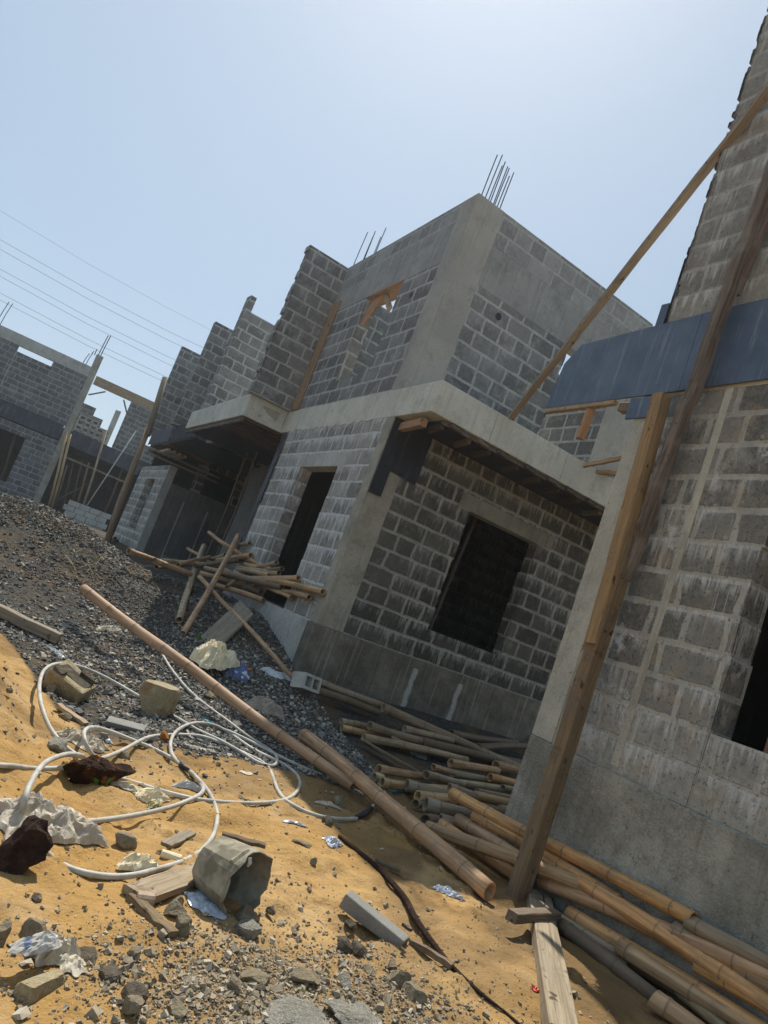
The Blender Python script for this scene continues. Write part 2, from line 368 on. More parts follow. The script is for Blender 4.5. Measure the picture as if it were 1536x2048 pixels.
M_blkU = mat_block('upper_block', 3.03, (0.145, 0.150, 0.149), (0.210, 0.214, 0.210), (0.506, 0.511, 0.493), .46, streak=.25, smear=.55, mort_w=.022)  # upper storey blocks paled: veil of glare put into their colour
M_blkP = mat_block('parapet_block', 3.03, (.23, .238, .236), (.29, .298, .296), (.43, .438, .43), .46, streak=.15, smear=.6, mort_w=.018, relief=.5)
M_blkF = mat_block('far_block', 3.2, (0.108, 0.112, 0.114), (0.155, 0.160, 0.160), (0.380, 0.380, 0.368), .46, streak=.3, smear=.4, mort_w=.022)
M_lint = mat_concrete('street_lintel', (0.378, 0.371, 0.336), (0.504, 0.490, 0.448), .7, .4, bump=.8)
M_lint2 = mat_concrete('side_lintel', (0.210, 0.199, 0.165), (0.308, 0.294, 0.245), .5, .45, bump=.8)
M_conc = mat_concrete('grey_concrete', (0.390, 0.383, 0.343), (0.515, 0.508, 0.461), .35, .3)
M_slab = mat_concrete('slab_concrete', (0.472, 0.466, 0.398), (0.594, 0.581, 0.506), .35, .34, bump=.35)
M_colm = mat_concrete('column_concrete', (0.280, 0.262, 0.210), (0.420, 0.399, 0.329), .25, .5, bump=.8)
M_colA = mat_concrete('near_column_concrete', (0.365, 0.351, 0.290), (0.499, 0.479, 0.398), .2, .4, bump=.9)
M_beam = mat_concrete('beam_concrete', (.24, .245, .24), (.33, .335, .32), .3, .4, bump=.6)
M_colU = mat_concrete('upper_column_concrete', (.30, .295, .265), (.38, .37, .335), .1, .3, bump=.4)
M_plA = mat_concrete('near_plinth', (0.259, 0.248, 0.204), (0.506, 0.484, 0.407), .10, .4, bump=2.2, damp=.35)
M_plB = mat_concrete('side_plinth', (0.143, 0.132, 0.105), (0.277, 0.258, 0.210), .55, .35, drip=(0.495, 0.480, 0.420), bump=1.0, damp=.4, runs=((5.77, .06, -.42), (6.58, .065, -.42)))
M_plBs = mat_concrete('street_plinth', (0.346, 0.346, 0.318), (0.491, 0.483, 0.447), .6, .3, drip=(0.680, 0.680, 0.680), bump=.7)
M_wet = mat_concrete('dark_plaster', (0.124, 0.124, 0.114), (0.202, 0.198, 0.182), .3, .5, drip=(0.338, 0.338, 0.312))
M_gloom = mat_block('gloom_block', ZB, (.03, .03, .027), (.05, .048, .042), (.10, .095, .08), .46, streak=.2, smear=.2, mort_w=.022)  # darker copy of the house blocks, room gloom put into the colour
M_dark = mat_concrete('gloom_concrete', (.06, .06, .056), (.09, .09, .083), .1, .3)  # concrete for the rooms, indoor shade painted into its colour
M_ply = mat_ply('sky_tinted_ply', (.052, .082, .135), (.092, .128, .19), .75)  # blue-black film, with the sky's reflection put into the base colour
M_plyd = mat_ply('black_faced_ply', (.012, .014, .02), (.026, .03, .04), .25, .75)
M_plyf = mat_ply('far_faced_ply', (.026, .032, .048), (.05, .058, .08), .75, .5)
M_wood = mat_wood('rough_timber', (.33, .235, .14), (.43, .33, .21))
M_woodg = mat_wood('weathered_timber', (.20, .165, .12), (.31, .265, .20))
M_woodd = mat_wood('dark_timber', (.07, .055, .045), (.15, .125, .105))
M_woodo = mat_wood('new_orange_timber', (.37, .20, .10), (.43, .26, .15), knots=.15)
M_bam = mat_bamboo()
M_ground = mat_ground()
M_gravel = mat_stone('crushed_granite', (0.050, 0.048, 0.044), (0.231, 0.220, 0.196), (0.440, 0.396, 0.319), soil=True)
M_rubble = mat_stone('mixed_rubble', (.14, .115, .08), (.34, .285, .20), (.44, .39, .31))
M_hose = mat_plain('white_hose', (.52, .50, .44), .55, .35, .22, 9)
M_black = mat_plain('black_tape', (.02, .02, .022), .5, .4, .2)
M_rock = mat_rock('grey_rubble', (.19, .155, .10), (.30, .255, .18))
M_rockd = mat_rock('dark_rubble', (.085, .07, .05), (.16, .135, .098))
M_rocky = mat_rock('sandy_block', (.33, .27, .16), (.42, .36, .24), (.30, .18, .08))
M_rockw = mat_rock('pale_cement', (.48, .45, .37), (.64, .61, .52), bump=1.6, sc=18)
M_rocko = mat_rock('orange_laterite', (.42, .17, .04), (.55, .26, .07), bump=1.0, sc=22)
M_rust = mat_rock('burnt_rust', (.028, .015, .010), (.07, .032, .018), (.40, .15, .03), bump=1.0, sc=10)
M_rust2 = mat_rock('brown_rust', (.035, .021, .016), (.075, .043, .032), bump=1.0, sc=14)
M_rebar = mat_plain('rebar_steel', (.045, .05, .065), .6, .4, .3, 20, .6)
M_sack = mat_plain('woven_white_sack', (.56, .49, .39), .75, .2, .18, 12)
M_bag = mat_plain('cream_paper_bag', (.80, .70, .48), .85, .15, .15, 14)
M_grbag = mat_plain('grey_paper_bag', (.38, .34, .27), .85, .15, .25, 10)
M_blue = mat_plain('blue_white_plastic', (.10, .14, .30), .35, .5, .2, 16, spots=(.60, .62, .66))
M_print = mat_plain('printed_paper', (.52, .50, .46), .7, .2, .2, 22, spots=(.20, .25, .36))
M_silver = mat_plain('silver_sachet', (.55, .60, .68), .25, .6, .2, 16)
M_clear = mat_plain('clear_plastic', (.55, .58, .60), .2, .6, .15, 16)
M_paper = mat_plain('dirty_paper', (.60, .54, .42), .85, .15, .2, 16)
M_yellow = mat_plain('yellow_wrapper', (.45, .40, .16), .5, .3, .3, 14)
M_teal = mat_plain('teal_scrap', (.03, .42, .50), .5, .3, .1)
M_orng = mat_plain('orange_wrapper', (.75, .22, .04), .5, .3, .2)
M_red = mat_plain('red_cap', (.60, .03, .03), .4, .4, .1)
M_buck = mat_plain('cement_crusted_mould', (.37, .335, .25), .9, .15, .35, 9, spots=(.20, .18, .13))
M_can = mat_plain('rusty_can', (.42, .29, .19), .6, .4, .3, 18)
M_leaf = mat_plain('weed_green', (.09, .22, .03), .6, .2, .25, 10)
M_straw = mat_plain('dry_straw', (.42, .33, .19), .8, .2, .25, 10)
M_wire = mat_plain('power_cable', (.30, .34, .38), .7, .2, .1)
M_tile = mat_concrete('thin_grey_slab', (.22, .215, .195), (.28, .275, .25), .05, .1, bump=.2)

# ------------------------------------------------------------------ ground sheet
def axis(lo, a, b, step, hi):
    left = [lo]; x = a; w = step
    L = []
    while x - w > lo: x -= w; L.append(x); w *= 1.45
    Rr = []; x = b; w = step
    while x + w < hi: x += w; Rr.append(x); w *= 1.45
    return np.array([lo] + L[::-1] + list(np.arange(a, b + 1e-6, step)) + Rr + [hi])
gx = axis(-150, -1.4, 4.6, .022, 150); gy = axis(-60, 1.2, 9.0, .022, 220)
GX, GY = np.meshgrid(gx, gy)
V = np.stack([GX.ravel(), GY.ravel(), ground(GX.ravel(), GY.ravel())], 1)
nx, ny = len(gx), len(gy); ii = np.arange(nx * ny).reshape(ny, nx)
Q = np.stack([ii[:-1, :-1].ravel(), ii[:-1, 1:].ravel(), ii[1:, 1:].ravel(), ii[1:, :-1].ravel()], 1)
gnd = raw_mesh('ground', V, Q, M_ground, True); tag(gnd, None, None, kind='structure')
gm = gravel_mask(V[:, 0], V[:, 1])
a = gnd.data.attributes.new('gravel', 'FLOAT', 'POINT'); a.data.foreach_set('value', gm.astype(np.float32))
dm = sst(.02, .28, fbm(V[:, 0], V[:, 1], 1.4, 4, 21)) * .55 + .9 * sst(2.7, 3.5, V[:, 0]) * sst(-.25, .2, fbm(V[:, 0], V[:, 1], 2.5, 3, 31) + .2) + .6 * np.exp(-((V[:, 0] - 1.5) / .55) ** 2 - ((V[:, 1] - 2.45) / .35) ** 2)
a = gnd.data.attributes.new('damp', 'FLOAT', 'POINT'); a.data.foreach_set('value', np.clip(dm, 0, 1).astype(np.float32))

# ------------------------------------------------------------------ loose stones (nobody could count them)
def scatter(name, label, cat, X, Y, size, mat, flat=.75, sink=.25):
    n = len(X); Z = ground(X, Y)
    base = np.array([(x, y, z) for z in (-.6, .6) for y in (-.6, .6) for x in (-.6, .6)], float)
    tri = np.array([(0, 2, 3), (0, 3, 1), (4, 5, 7), (4, 7, 6), (0, 1, 5), (0, 5, 4), (2, 6, 7), (2, 7, 3), (0, 4, 6), (0, 6, 2), (1, 3, 7), (1, 7, 5)])
    P = base[None] * RNG.uniform(.55, 1.25, (n, 8, 1)) + RNG.normal(0, .16, (n, 8, 3))
    P = P * RNG.uniform(.6, 1.25, (n, 1, 3))
    q = RNG.normal(size=(n, 4)); q /= np.linalg.norm(q, axis=1, keepdims=True); w, x, y, z = q.T
    Rm = np.stack([1 - 2 * (y * y + z * z), 2 * (x * y - z * w), 2 * (x * z + y * w), 2 * (x * y + z * w), 1 - 2 * (x * x + z * z), 2 * (y * z - x * w), 2 * (x * z - y * w), 2 * (y * z + x * w), 1 - 2 * (x * x + y * y)], 1).reshape(n, 3, 3)
    P = np.einsum('nij,nkj->nki', Rm, P) * size[:, None, None]
    P[:, :, 2] *= flat
    P += np.stack([X, Y, Z + size * sink], 1)[:, None, :]
    Fa = (tri[None] + (np.arange(n) * 8)[:, None, None]).reshape(-1, 3)
    o = raw_mesh(name, P.reshape(-1, 3), Fa, mat); tag(o, label, cat, kind='stuff'); return o
n = 62000
X = RNG.uniform(-1.6, 4.15, n); Y = 4.4 + 9.6 * RNG.uniform(0, 1, n) ** 1.15
k = RNG.uniform(0, 1, n) < np.clip(gravel_mask(X, Y) * 1.0 + .015, 0, 1) * np.where(fbm(X, Y, .9, 4, 44) > .28, .25, 1.0)
X, Y = X[k], Y[k]
scatter('crushed_gravel', 'dark grey crushed granite covering the yard and heaped against the left edge', 'gravel', X, Y, np.clip(RNG.lognormal(-4.12, .38, len(X)), .007, .05), M_gravel)
n = 11000
X = np.concatenate([RNG.normal(1.55, .42, n), RNG.normal(1.9, .5, 1600), RNG.uniform(-.5, 3.6, 3200)]); Y = np.concatenate([RNG.normal(2.42, .22, n), RNG.normal(2.75, .35, 1600), RNG.uniform(1.9, 5.4, 3200)])
k = (Y > 1.7) & (gravel_mask(X, Y) < .5)
X, Y = X[k], Y[k]
scatter('rubble_bits', 'brown and grey stone chips strewn over the orange sand in front', 'rubble', X, Y, np.clip(RNG.lognormal(-5.45, .62, len(X)), .0016, .022), M_rubble, sink=.35)

# ------------------------------------------------------------------ walls with openings, chipped at the block courses
def wall(mb, ax, a, th, u0, u1, z0, z1, ops=(), jit=.004, maxseg=None):
    """wall whose outer face lies on x=a (ax 0) or y=a (ax 1), thickness th towards the plot"""
    us = {u0, u1}; zs = {z0, z1}
    for o in ops:
        us |= {min(max(o[0], u0), u1), min(max(o[1], u0), u1)}; zs |= {min(max(o[2], z0), z1), min(max(o[3], z0), z1)}
    us = sorted(us); zs = sorted(zs)
    nu, nz = len(us) - 1, len(zs) - 1
    fill = np.ones((nu, nz), bool)
    for i in range(nu):
        for j in range(nz):
            cu, cz = (us[i] + us[i + 1]) / 2, (zs[j] + zs[j + 1]) / 2
            for o in ops:
                if o[0] < cu < o[1] and o[2] < cz < o[3]: fill[i, j] = False
    vid = {}; vs = []; fs = []
    def vtx(i, j, s):
        k = (i, j, s)
        if k not in vid:
            u = us[i] + random.uniform(-jit, jit); z = zs[j] + (random.uniform(-jit, jit) if 0 < j < nz else 0); d = a + s * th
            vid[k] = len(vs); vs.append((d, u, z) if ax == 0 else (u, d, z))
        return vid[k]
    fl = ax == 0
    def quad(q): fs.append(tuple(q) if fl else tuple(q[::-1]))
    for i in range(nu):
        for j in range(nz):
            if not fill[i, j]: continue
            quad([vtx(i, j, 0), vtx(i, j + 1, 0), vtx(i + 1, j + 1, 0), vtx(i + 1, j, 0)])
            quad([vtx(i, j, 1), vtx(i + 1, j, 1), vtx(i + 1, j + 1, 1), vtx(i, j + 1, 1)])
            if i == 0 or not fill[i - 1, j]: quad([vtx(i, j, 0), vtx(i, j, 1), vtx(i, j + 1, 1), vtx(i, j + 1, 0)])
            if i == nu - 1 or not fill[i + 1, j]: quad([vtx(i + 1, j, 0), vtx(i + 1, j + 1, 0), vtx(i + 1, j + 1, 1), vtx(i + 1, j, 1)])
            if j == 0 or not fill[i, j - 1]: quad([vtx(i, j, 0), vtx(i + 1, j, 0), vtx(i + 1, j, 1), vtx(i, j, 1)])
            if j == nz - 1 or not fill[i, j + 1]: quad([vtx(i, j + 1, 0), vtx(i, j + 1, 1), vtx(i + 1, j + 1, 1), vtx(i + 1, j + 1, 0)])
    mb.add(vs, fs)
def opening(u0, u1, z0, z1, zph, row=.2475, amp=.014):
    """an opening whose jambs step in and out a little from course to course"""
    r = []; k0 = math.floor((z0 - zph) / row); z = z0
    while z < z1 - .01:
        k0 += 1; zt = min(zph + k0 * row, z1)
        if zt - z < .02: continue
        r.append((u0 + random.uniform(-amp, amp), u1 + random.uniform(-amp, amp), z, zt)); z = zt
    return r
def ragged(uend, inward, z0, z1, zph, row=.2475, amp=.05, sub=3):
    r = []; z = z0
    while z < z1:
        zt = z + row / sub * random.uniform(.7, 1.3); d = abs(random.gauss(0, amp)) * (2 if random.random() < .12 else 1) + .004
        r.append((uend - 1, uend + inward * d, z, zt) if inward > 0 else (uend + inward * d, uend + 1, z, zt)); z = zt
    return r
def wpart(name, mat, parent, *walls, label=None):
    m = MB()
    for w in walls: wall(m, *w[:7], **(w[7] if len(w) > 7 else {}))
    o = m.build(name, mat, parent)
    if label: o['label'] = label
    return o
def bpart(name, mat, parent, *bx, label=None, bevel=0, jit=0):
    m = MB()
    for b in bx: m.box(*b, jit=jit)
    o = m.build(name, mat, parent, bevel=bevel)
    if label: o['label'] = label
    return o
def rods(parent, pts, z0, mat=M_rebar, r=.008):
    for (x, y, h, lean) in pts:
        m = MB(); m.tube([(x, y, z0 - .1), (x + lean * .4, y + lean * .3, z0 + h * .5), (x + lean, y + lean * .8, z0 + h)], r, 6)
        m.build('rebar', mat, parent)

# ---- near house on the right -------------------------------------------------
XA = 4.236
A = empty('unfinished_house', (XA, 2.0, -1.3), 'near bare block house filling the right edge, lime streaked wall with one square window', 'house', 'block houses under construction')
wpart('ground_floor_wall', M_blkA, A, (0, XA, .225, -4.0, 4.215, -.43, 2.50, dict(ops=opening(1.45, 2.995, .05, 1.545, ZA, amp=.022), jit=.005)))
bpart('corner_column', M_colA, A, (XA - .006, XA + .225, 4.215, 4.452, -.43, 2.5), bevel=.012)
bpart('plinth', M_plA, A, (XA - .022, XA + .225, -4.0, 4.44, -2.2, -.43), bevel=.01)
p = on(0, XA, 1393, 1000); q = on(0, XA, 1460, 800); q2 = on(0, XA, 1335, 1180)
bpart('plaster_chase', M_colA, A, (XA - .0045, XA + .01, p.y - .03, p.y + .035, -.38, 2.5))
bpart('floor_slab', M_slab, A, (XA + .01, 9.0, -4.0, 4.44, 2.5, 3.2))
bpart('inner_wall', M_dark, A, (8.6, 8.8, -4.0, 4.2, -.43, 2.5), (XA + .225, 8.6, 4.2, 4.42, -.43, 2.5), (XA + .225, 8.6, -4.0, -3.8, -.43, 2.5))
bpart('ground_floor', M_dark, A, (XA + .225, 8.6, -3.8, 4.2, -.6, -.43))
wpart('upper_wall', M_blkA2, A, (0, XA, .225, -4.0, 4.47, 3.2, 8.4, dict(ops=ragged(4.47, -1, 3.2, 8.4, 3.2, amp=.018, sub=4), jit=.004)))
# plywood beam form of the near house
b = empty('plywood_form', (XA - .03, 5.0, 2.5), 'long sky tinted plywood beam form projecting from the near right house', 'plywood board', 'plywood formwork boards')
m = MB(); m.prism([(XA - .031, 5.63, 2.50), (XA - .031, 5.57, 2.98), (XA - .031, 5.40, 3.16), (XA - .031, 4.05, 3.205), (XA - .031, 4.05, 2.515)], (.019, 0, 0)); m.build('ply_sheet', M_ply, b)
m = MB(); m.prism([(XA - .030, 4.047, 2.518), (XA - .030, 4.047, 3.207), (XA - .030, 1.6, 3.235), (XA - .030, 1.6, 2.545)], (.019, 0, 0)); m.build('ply_sheet', M_ply, b)
m = MB(); m.beam((XA - .005, 5.62, 2.478), (XA - .005, 4.72, 2.485), .05, .04); m.build('bottom_batten', M_wood, b)
m = MB(); m.beam((XA + .03, 5.02, 2.95), (XA + .03, 5.06, 2.17), .045, .075, up=(1, 0, 0)); m.build('hanging_batten', M_woodo, b)
m = MB(); m.beam((XA + .08, 4.72, 2.47), (XA + .08, 4.35, 2.44), .08, .08); m.build('corner_batten', M_woodg, b)
m = MB(); m.box(XA - .028, XA - .008, 4.20, 4.53, 2.305, 2.497); tag(m.build('formwork_offcut', M_ply, None), 'small square blue plywood piece under the long form at the house corner', 'plywood board', 'plywood formwork boards')
m = MB(); m.box(XA + .03, XA + .05, 4.475, 4.50, 3.2, 3.85); m.box(XA + .0, XA + .05, 4.475, 4.56, 3.2, 3.42)
tag(m.build('column_form', M_ply, None), 'narrow blue plywood strip standing at the edge of the near upper wall', 'plywood board', 'plywood formwork boards')
# board leaning inside the near window, two timbers poking out behind the corner
m = MB(); m.beam((XA + .32, 2.73, -.4), (XA + .36, 2.66, .84), .05, .34, up=(1, 0, 0), nseg=4, jit=.006)
tag(m.build('leaning_board', M_wood, None, mw=frame((XA + .32, 2.73, -.4), (XA + .36, 2.66, .84))), 'dark reddish board leaning inside the near window opening', 'board').color = (.6, .42, .36, 1)
def stick(name, mat, p0, p1, w, h, label, cat, up=(0, 0, 1), nseg=6, jit=.004, group=None, colr=None, kind=None):
    m = MB(); m.beam(p0, p1, w, h, up, nseg, jit); o = m.build(name, mat, None, mw=frame(p0, p1)); tag(o, label, cat, group, kind)
    if colr: o.color = (*colr, 1)
    return o
pa = on(0, 5.2, 1168, 931); pb = on(0, 5.2, 1246, 915)
stick('jutting_timber', M_wood, pa, pb, .035, .05, 'pale batten jutting left from the near house corner, upper of two', 'timber')
pa = on(0, 5.3, 1194, 944); pb = on(0, 5.3, 1240, 946)
stick('jutting_timber', M_wood, pa, pb, .035, .045, 'short pale batten jutting left from the near house corner, lower of two', 'timber')

# ---- the tall patched timber prop -------------------------------------------
P0 = on(0, 3.93, 1032, 1808); P1 = Vector((4.13, 4.02, 1.2)); P2 = on(0, 4.16, 1290, 1010)
prop = empty('timber_prop', P0, 'tall spliced timber prop leaning up the near house corner', 'timber prop')
x0 = on(0, 3.94, 1032, 1800); x1 = on(0, 4.10, 1262, 1075)
m = MB(); m.beam(x0 + Vector((0, 0, -.06)), x1, .115, .12, (1, 0, 0), 14, .003); o = m.build('lower_timber', M_wood, prop, mw=frame(x0, x1)); o.color = (.56, .53, .49, 1)
x0 = on(0, 4.02, 1188, 1290); x1 = on(0, 4.07, 1324, 792)
m = MB(); m.beam(x0, x1, .105, .115, (1, 0, 0), 14, .003); o = m.build('splice_timber', M_wood, prop, mw=frame(x0, x1)); o.color = (.85, .74, .58, 1)
x0 = on(0, 4.12, 1248, 1160); x1 = on(0, 4.10, 1560, 300)
m = MB(); m.beam(x0, x1, .085, .09, (1, 0, 0), 26, .010); o = m.build('upper_timber', M_woodd, prop, mw=frame(x0, x1)); o.color = (1.35, 1.3, 1.25, 1)
x0 = on(0, 4.17, 1472, 590); x1 = on(0, 4.15, 1545, 410)
stick('rough_slat', M_woodd, x0, x1, .06, .05, 'short dark rough slat fixed beside the tall prop high on the near wall', 'timber', up=(1, 0, 0), jit=.008, colr=(1.5, 1.4, 1.3))
x0 = on(1, 7.70, 1020, 838); x1 = on(0, 4.08, 1548, 166)
stick('raking_brace', M_woodg, x0, x1, .05, .085, 'long thin raking batten from the canopy edge up to the near upper wall', 'timber', up=(1, 0, 0), nseg=10, jit=.005, colr=(1.15, 1.1, 1.08))

# ---- central house -----------------------------------------------------------
XB = 4.12; YB = 8.6
B = empty('unfinished_house', (XB, YB, -1.1), 'central two storey block house with corner column, thick canopy slab and open upper window', 'house', 'block houses under construction')
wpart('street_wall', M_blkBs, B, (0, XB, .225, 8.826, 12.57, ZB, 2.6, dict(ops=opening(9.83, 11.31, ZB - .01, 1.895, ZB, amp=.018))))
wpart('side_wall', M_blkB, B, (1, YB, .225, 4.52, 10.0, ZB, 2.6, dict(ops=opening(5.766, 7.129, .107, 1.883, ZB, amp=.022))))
bpart('corner_column', M_colm, B, (XB - .004, 4.52, YB - .004, 8.826, ZB, 2.6), bevel=.01)
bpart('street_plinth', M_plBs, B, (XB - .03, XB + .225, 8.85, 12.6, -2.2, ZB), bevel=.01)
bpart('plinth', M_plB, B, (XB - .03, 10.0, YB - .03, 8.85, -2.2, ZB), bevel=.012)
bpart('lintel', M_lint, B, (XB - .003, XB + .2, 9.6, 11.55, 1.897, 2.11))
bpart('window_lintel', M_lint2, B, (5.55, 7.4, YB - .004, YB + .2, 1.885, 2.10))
m = MB(); m.box(XB - .005, 10.0, 7.67, 18.4, 2.6, 3.03); m.build('canopy_slab', M_slab, B, bevel=.012)
for q in [(x, x + .006, 7.667, 7.69, 2.61, 3.02) for x in (5.05, 6.35)] + [(XB - .008, XB + .02, y, y + .008, 2.61, 3.02) for y in (9.35, 11.05)]: bpart('slab_joint', M_colm, B, q)
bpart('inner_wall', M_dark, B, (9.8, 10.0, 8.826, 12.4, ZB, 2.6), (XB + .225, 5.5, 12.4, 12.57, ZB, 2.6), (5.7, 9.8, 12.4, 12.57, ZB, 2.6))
wpart('partition', M_gloom, B, (1, 10.6, .2, 6.4, 9.8, ZB, 2.6))
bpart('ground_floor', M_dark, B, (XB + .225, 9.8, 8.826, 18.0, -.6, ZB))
# upper storey, open to the sky
ZT = 6.06
bpart('upper_corner_column', M_colU, B, (XB, 4.62, YB, 9.0, 3.03, ZT + .004), bevel=.008)
wpart('upper_street_wall', M_blkU, B, (0, XB + .004, .225, 9.0, 12.87, 3.03, 5.05, dict(ops=opening(10.05, 11.27, 3.45, 5.05, 3.03, amp=.012))), label='upper wall with the open window')
bpart('ring_beam', M_beam, B, (XB + .001, XB + .226, 9.0, 12.87, 5.05, 5.52), (4.62, 7.95, YB + .001, YB + .226, 4.88, 5.52), bevel=.006)
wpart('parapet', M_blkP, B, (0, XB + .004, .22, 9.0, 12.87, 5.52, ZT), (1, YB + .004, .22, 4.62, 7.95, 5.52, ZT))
wpart('upper_side_wall', M_blkU, B, (1, YB + .004, .225, 4.62, 6.48, 3.03, 4.88, dict(ops=ragged(6.48, -1, 3.03, 4.88, 3.03, amp=.015))))
for (x, z, r) in ((5.11, 4.65, .055),):  # flat black discs; the shade inside the holes is painted
    m = MB(); c = Vector((x, YB + .001, z)); m.tube([c, c + Vector((0, .006, 0))], r, 12); m.build('pipe_hole_disc', M_plyd, B)
for (px, py) in ((822, 590), (690, 650)):
    c = on(0, XB + .003, px, py); m = MB(); m.tube([c, c + Vector((.006, 0, 0))], .05, 10); m.build('pipe_hole_disc', M_plyd, B)
wpart('rear_wing_wall', M_blkU, B, (0, 7.0, .2, 7.95, 9.9, 3.03, 4.55), (1, 9.9, .2, 7.0, 10, 3.03, 4.5))
bpart('rear_column', M_conc, B, (6.985, 7.2, 7.25, 7.95, 3.03, 4.9))
wpart('cross_wall', M_blkU, B, (1, 12.87, .21, XB + .225, 9.0, 3.03, 5.75))
wpart('fin_wall', M_blkU, B, (1, 12.87, .21, 3.27, XB + .225, 3.03, ZT, dict(ops=ragged(3.27, 1, 3.03, ZT, 3.03, amp=.02, sub=2))), label='upper fin wall with toothed outer edge')
wpart('fin_wall', M_blkU, B, (1, 17.05, .22, 3.62, XB + .225, 3.03, 5.75), label='upper fin wall with a taller end pier')
bpart('fin_pier', M_blkU, B, (3.47, 3.62, 17.0, 17.3, 3.03, 6.12), jit=.01)
rods(B, [(4.2, 8.66, .72, .02), (4.27, 8.66, .78, .03), (4.37, 8.66, .70, .0), (4.41, 8.82, .76, .03), (4.45, 8.66, .68, .03), (4.5, 8.8, .78, .01), (4.55, 8.66, .66, .02), (4.58, 8.82, .7, .03)], ZT)
rods(B, [(4.16, 12.75, .80, .03), (4.3, 12.75, .78, .02), (4.2, 12.4, .70, .0), (4.3, 12.3, .62, .01), (4.2, 11.95, .64, .02)], ZT)
# balcony slab over the porch and the recess behind it
bpart('balcony_slab', M_slab, B, (3.335, XB - .008, 12.98, 17.45, 2.6, 3.03), bevel=.012)
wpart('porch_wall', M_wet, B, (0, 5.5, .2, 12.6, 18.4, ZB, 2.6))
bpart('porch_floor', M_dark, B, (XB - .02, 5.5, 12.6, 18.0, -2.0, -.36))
bpart('broken_patch', M_colm, B, (3.62, 3.95, 12.974, 13.0, 2.72, 2.93), jit=.03)
m = MB(); yy = 9.25; lo = []; 
while yy < 12.72:
    lo.append((yy, 2.62 - abs(random.gauss(0, .035)) - (.05 if 9.6 < yy < 10.4 else 0) * random.random())); yy += random.uniform(.03, .12)
vs = [(XB - .009, y, z) for y, z in lo] + [(XB - .009, y, 2.635) for y, z in lo]; n_ = len(lo)
vs += [(XB + .004, y, z) for y, z in lo]
m.add(vs, [(i, i + n_, i + 1 + n_, i + 1) for i in range(n_ - 1)] + [(i, i + 1, i + 1 + 2 * n_, i + 2 * n_) for i in range(n_ - 1)])
m.build('ragged_lip', M_slab, B)
# formwork left under the slabs
fw = empty('soffit_formwork', (6, 8.1, 2.55), 'black plywood soffit with timber offcuts under the central canopy edge', 'formwork')
bpart('ply_sheet', M_plyd, fw, (4.36, 10.0, 7.78, 8.59, 2.572, 2.592), bevel=0)
for i, xx in enumerate(np.arange(4.45, 8.4, .42)):
    m = MB(); x2 = xx + random.uniform(-.06, .06); m.beam((x2, 7.69, 2.565), (x2 + .2, 7.71 + random.uniform(-.01, .03), 2.555), .07, .05, nseg=1); m.beam((x2 - .05, 7.78, 2.53), (x2 + .03, 8.2, 2.53), .06, .07)
    o = m.build('timber_offcut', M_woodg, fw, mw=frame((x2, 7.69, 2.56), (x2 + .2, 7.7, 2.55))); f_ = random.uniform(.25, .7); o.color = (f_, f_ * .93, f_ * .85, 1)
m = MB(); m.beam((4.33, 7.72, 2.555), (10, 7.72, 2.57), .02, .045); m.build('edge_batten', M_woodd, fw)
m = MB(); m.box(4.13, 4.325, YB - .034, YB - .014, 1.52, 2.598); tag(m.build('column_form', M_plyd, None), 'narrow black plywood board hanging on the central corner column', 'plywood board', 'plywood formwork boards')
m = MB(); m.prism([(4.33, YB - .026, 1.90), (4.76, YB - .026, 1.87), (4.77, YB - .026, 2.57), (4.33, YB - .026, 2.57)], (0, .018, 0)); tag(m.build('column_form', M_plyd, None), 'wide black plywood board under the canopy beside the column head', 'plywood board', 'plywood formwork boards')
m = MB(); m.beam((4.2, 7.9, 2.50), (4.26, 8.56, 2.50), .09, .11); tag(m.build('corner_packing', M_woodo, None, mw=frame((4.2, 7.9, 2.5), (4.26, 8.56, 2.5))), 'reddish timber packing block under the canopy corner', 'timber')
# timber in the upper window
m = MB(); m.box(XB - .02, XB + .28, 10.03, 11.29, 5.02, 5.045); tag(m.build('lintel_board', M_woodo, None), 'orange board under the lintel of the upper window', 'board', 'orange boards in the upper window')
x0 = on(0, XB + .07, 862, 0 * 0 + 0) if False else on(0, XB + .08, 715, 655); x1 = on(0, XB + .08, 768, 583)
stick('window_brace', M_woodo, x0, x1, .05, .16, 'slanting orange board propped in the upper window', 'board', up=(0, 1, 0), group='orange boards in the upper window')
x0 = on(0, XB + .1, 780, 618); x1 = on(0, XB + .1, 768, 578)
stick('window_brace', M_wood, x0, x1, .04, .10, 'short pale batten standing beside the slanting board in the upper window', 'board', up=(0, 1, 0))
stick('column_board', M_woodg, (4.103, 12.66, 3.035), (4.103, 12.66, 5.25), .028, .36, 'upright brown board in the corner where fin wall meets upper wall', 'board', up=(0, 1, 0), nseg=6, jit=.003, colr=(1.25, 1.0, .8))
m = MB(); x0 = Vector((6.15, 9.2, ZB)); x1 = Vector((6.35, 9.2, 2.6)); m.tube([x0, (x0 + x1) / 2, x1], .035, 8)
tag(m.build('interior_prop', M_woodd, None, mw=frame(x0, x1)), 'thin dark prop standing inside the central window', 'timber prop')
x0 = on(0, XB - .03, 520, 1005); x1 = on(0, XB - .03, 582, 860)
m = MB(); m.box(XB - .04, XB - .02, 12.52, 12.66, 1.2, 2.55, jit=.01); m.box(XB - .035, XB - .02, 12.62, 12.74, .3, 1.3, jit=.01)
tag(m.build('edge_form', M_plyf, None), 'narrow plywood strip on the far edge of the central street wall', 'plywood board', 'plywood formwork boards')

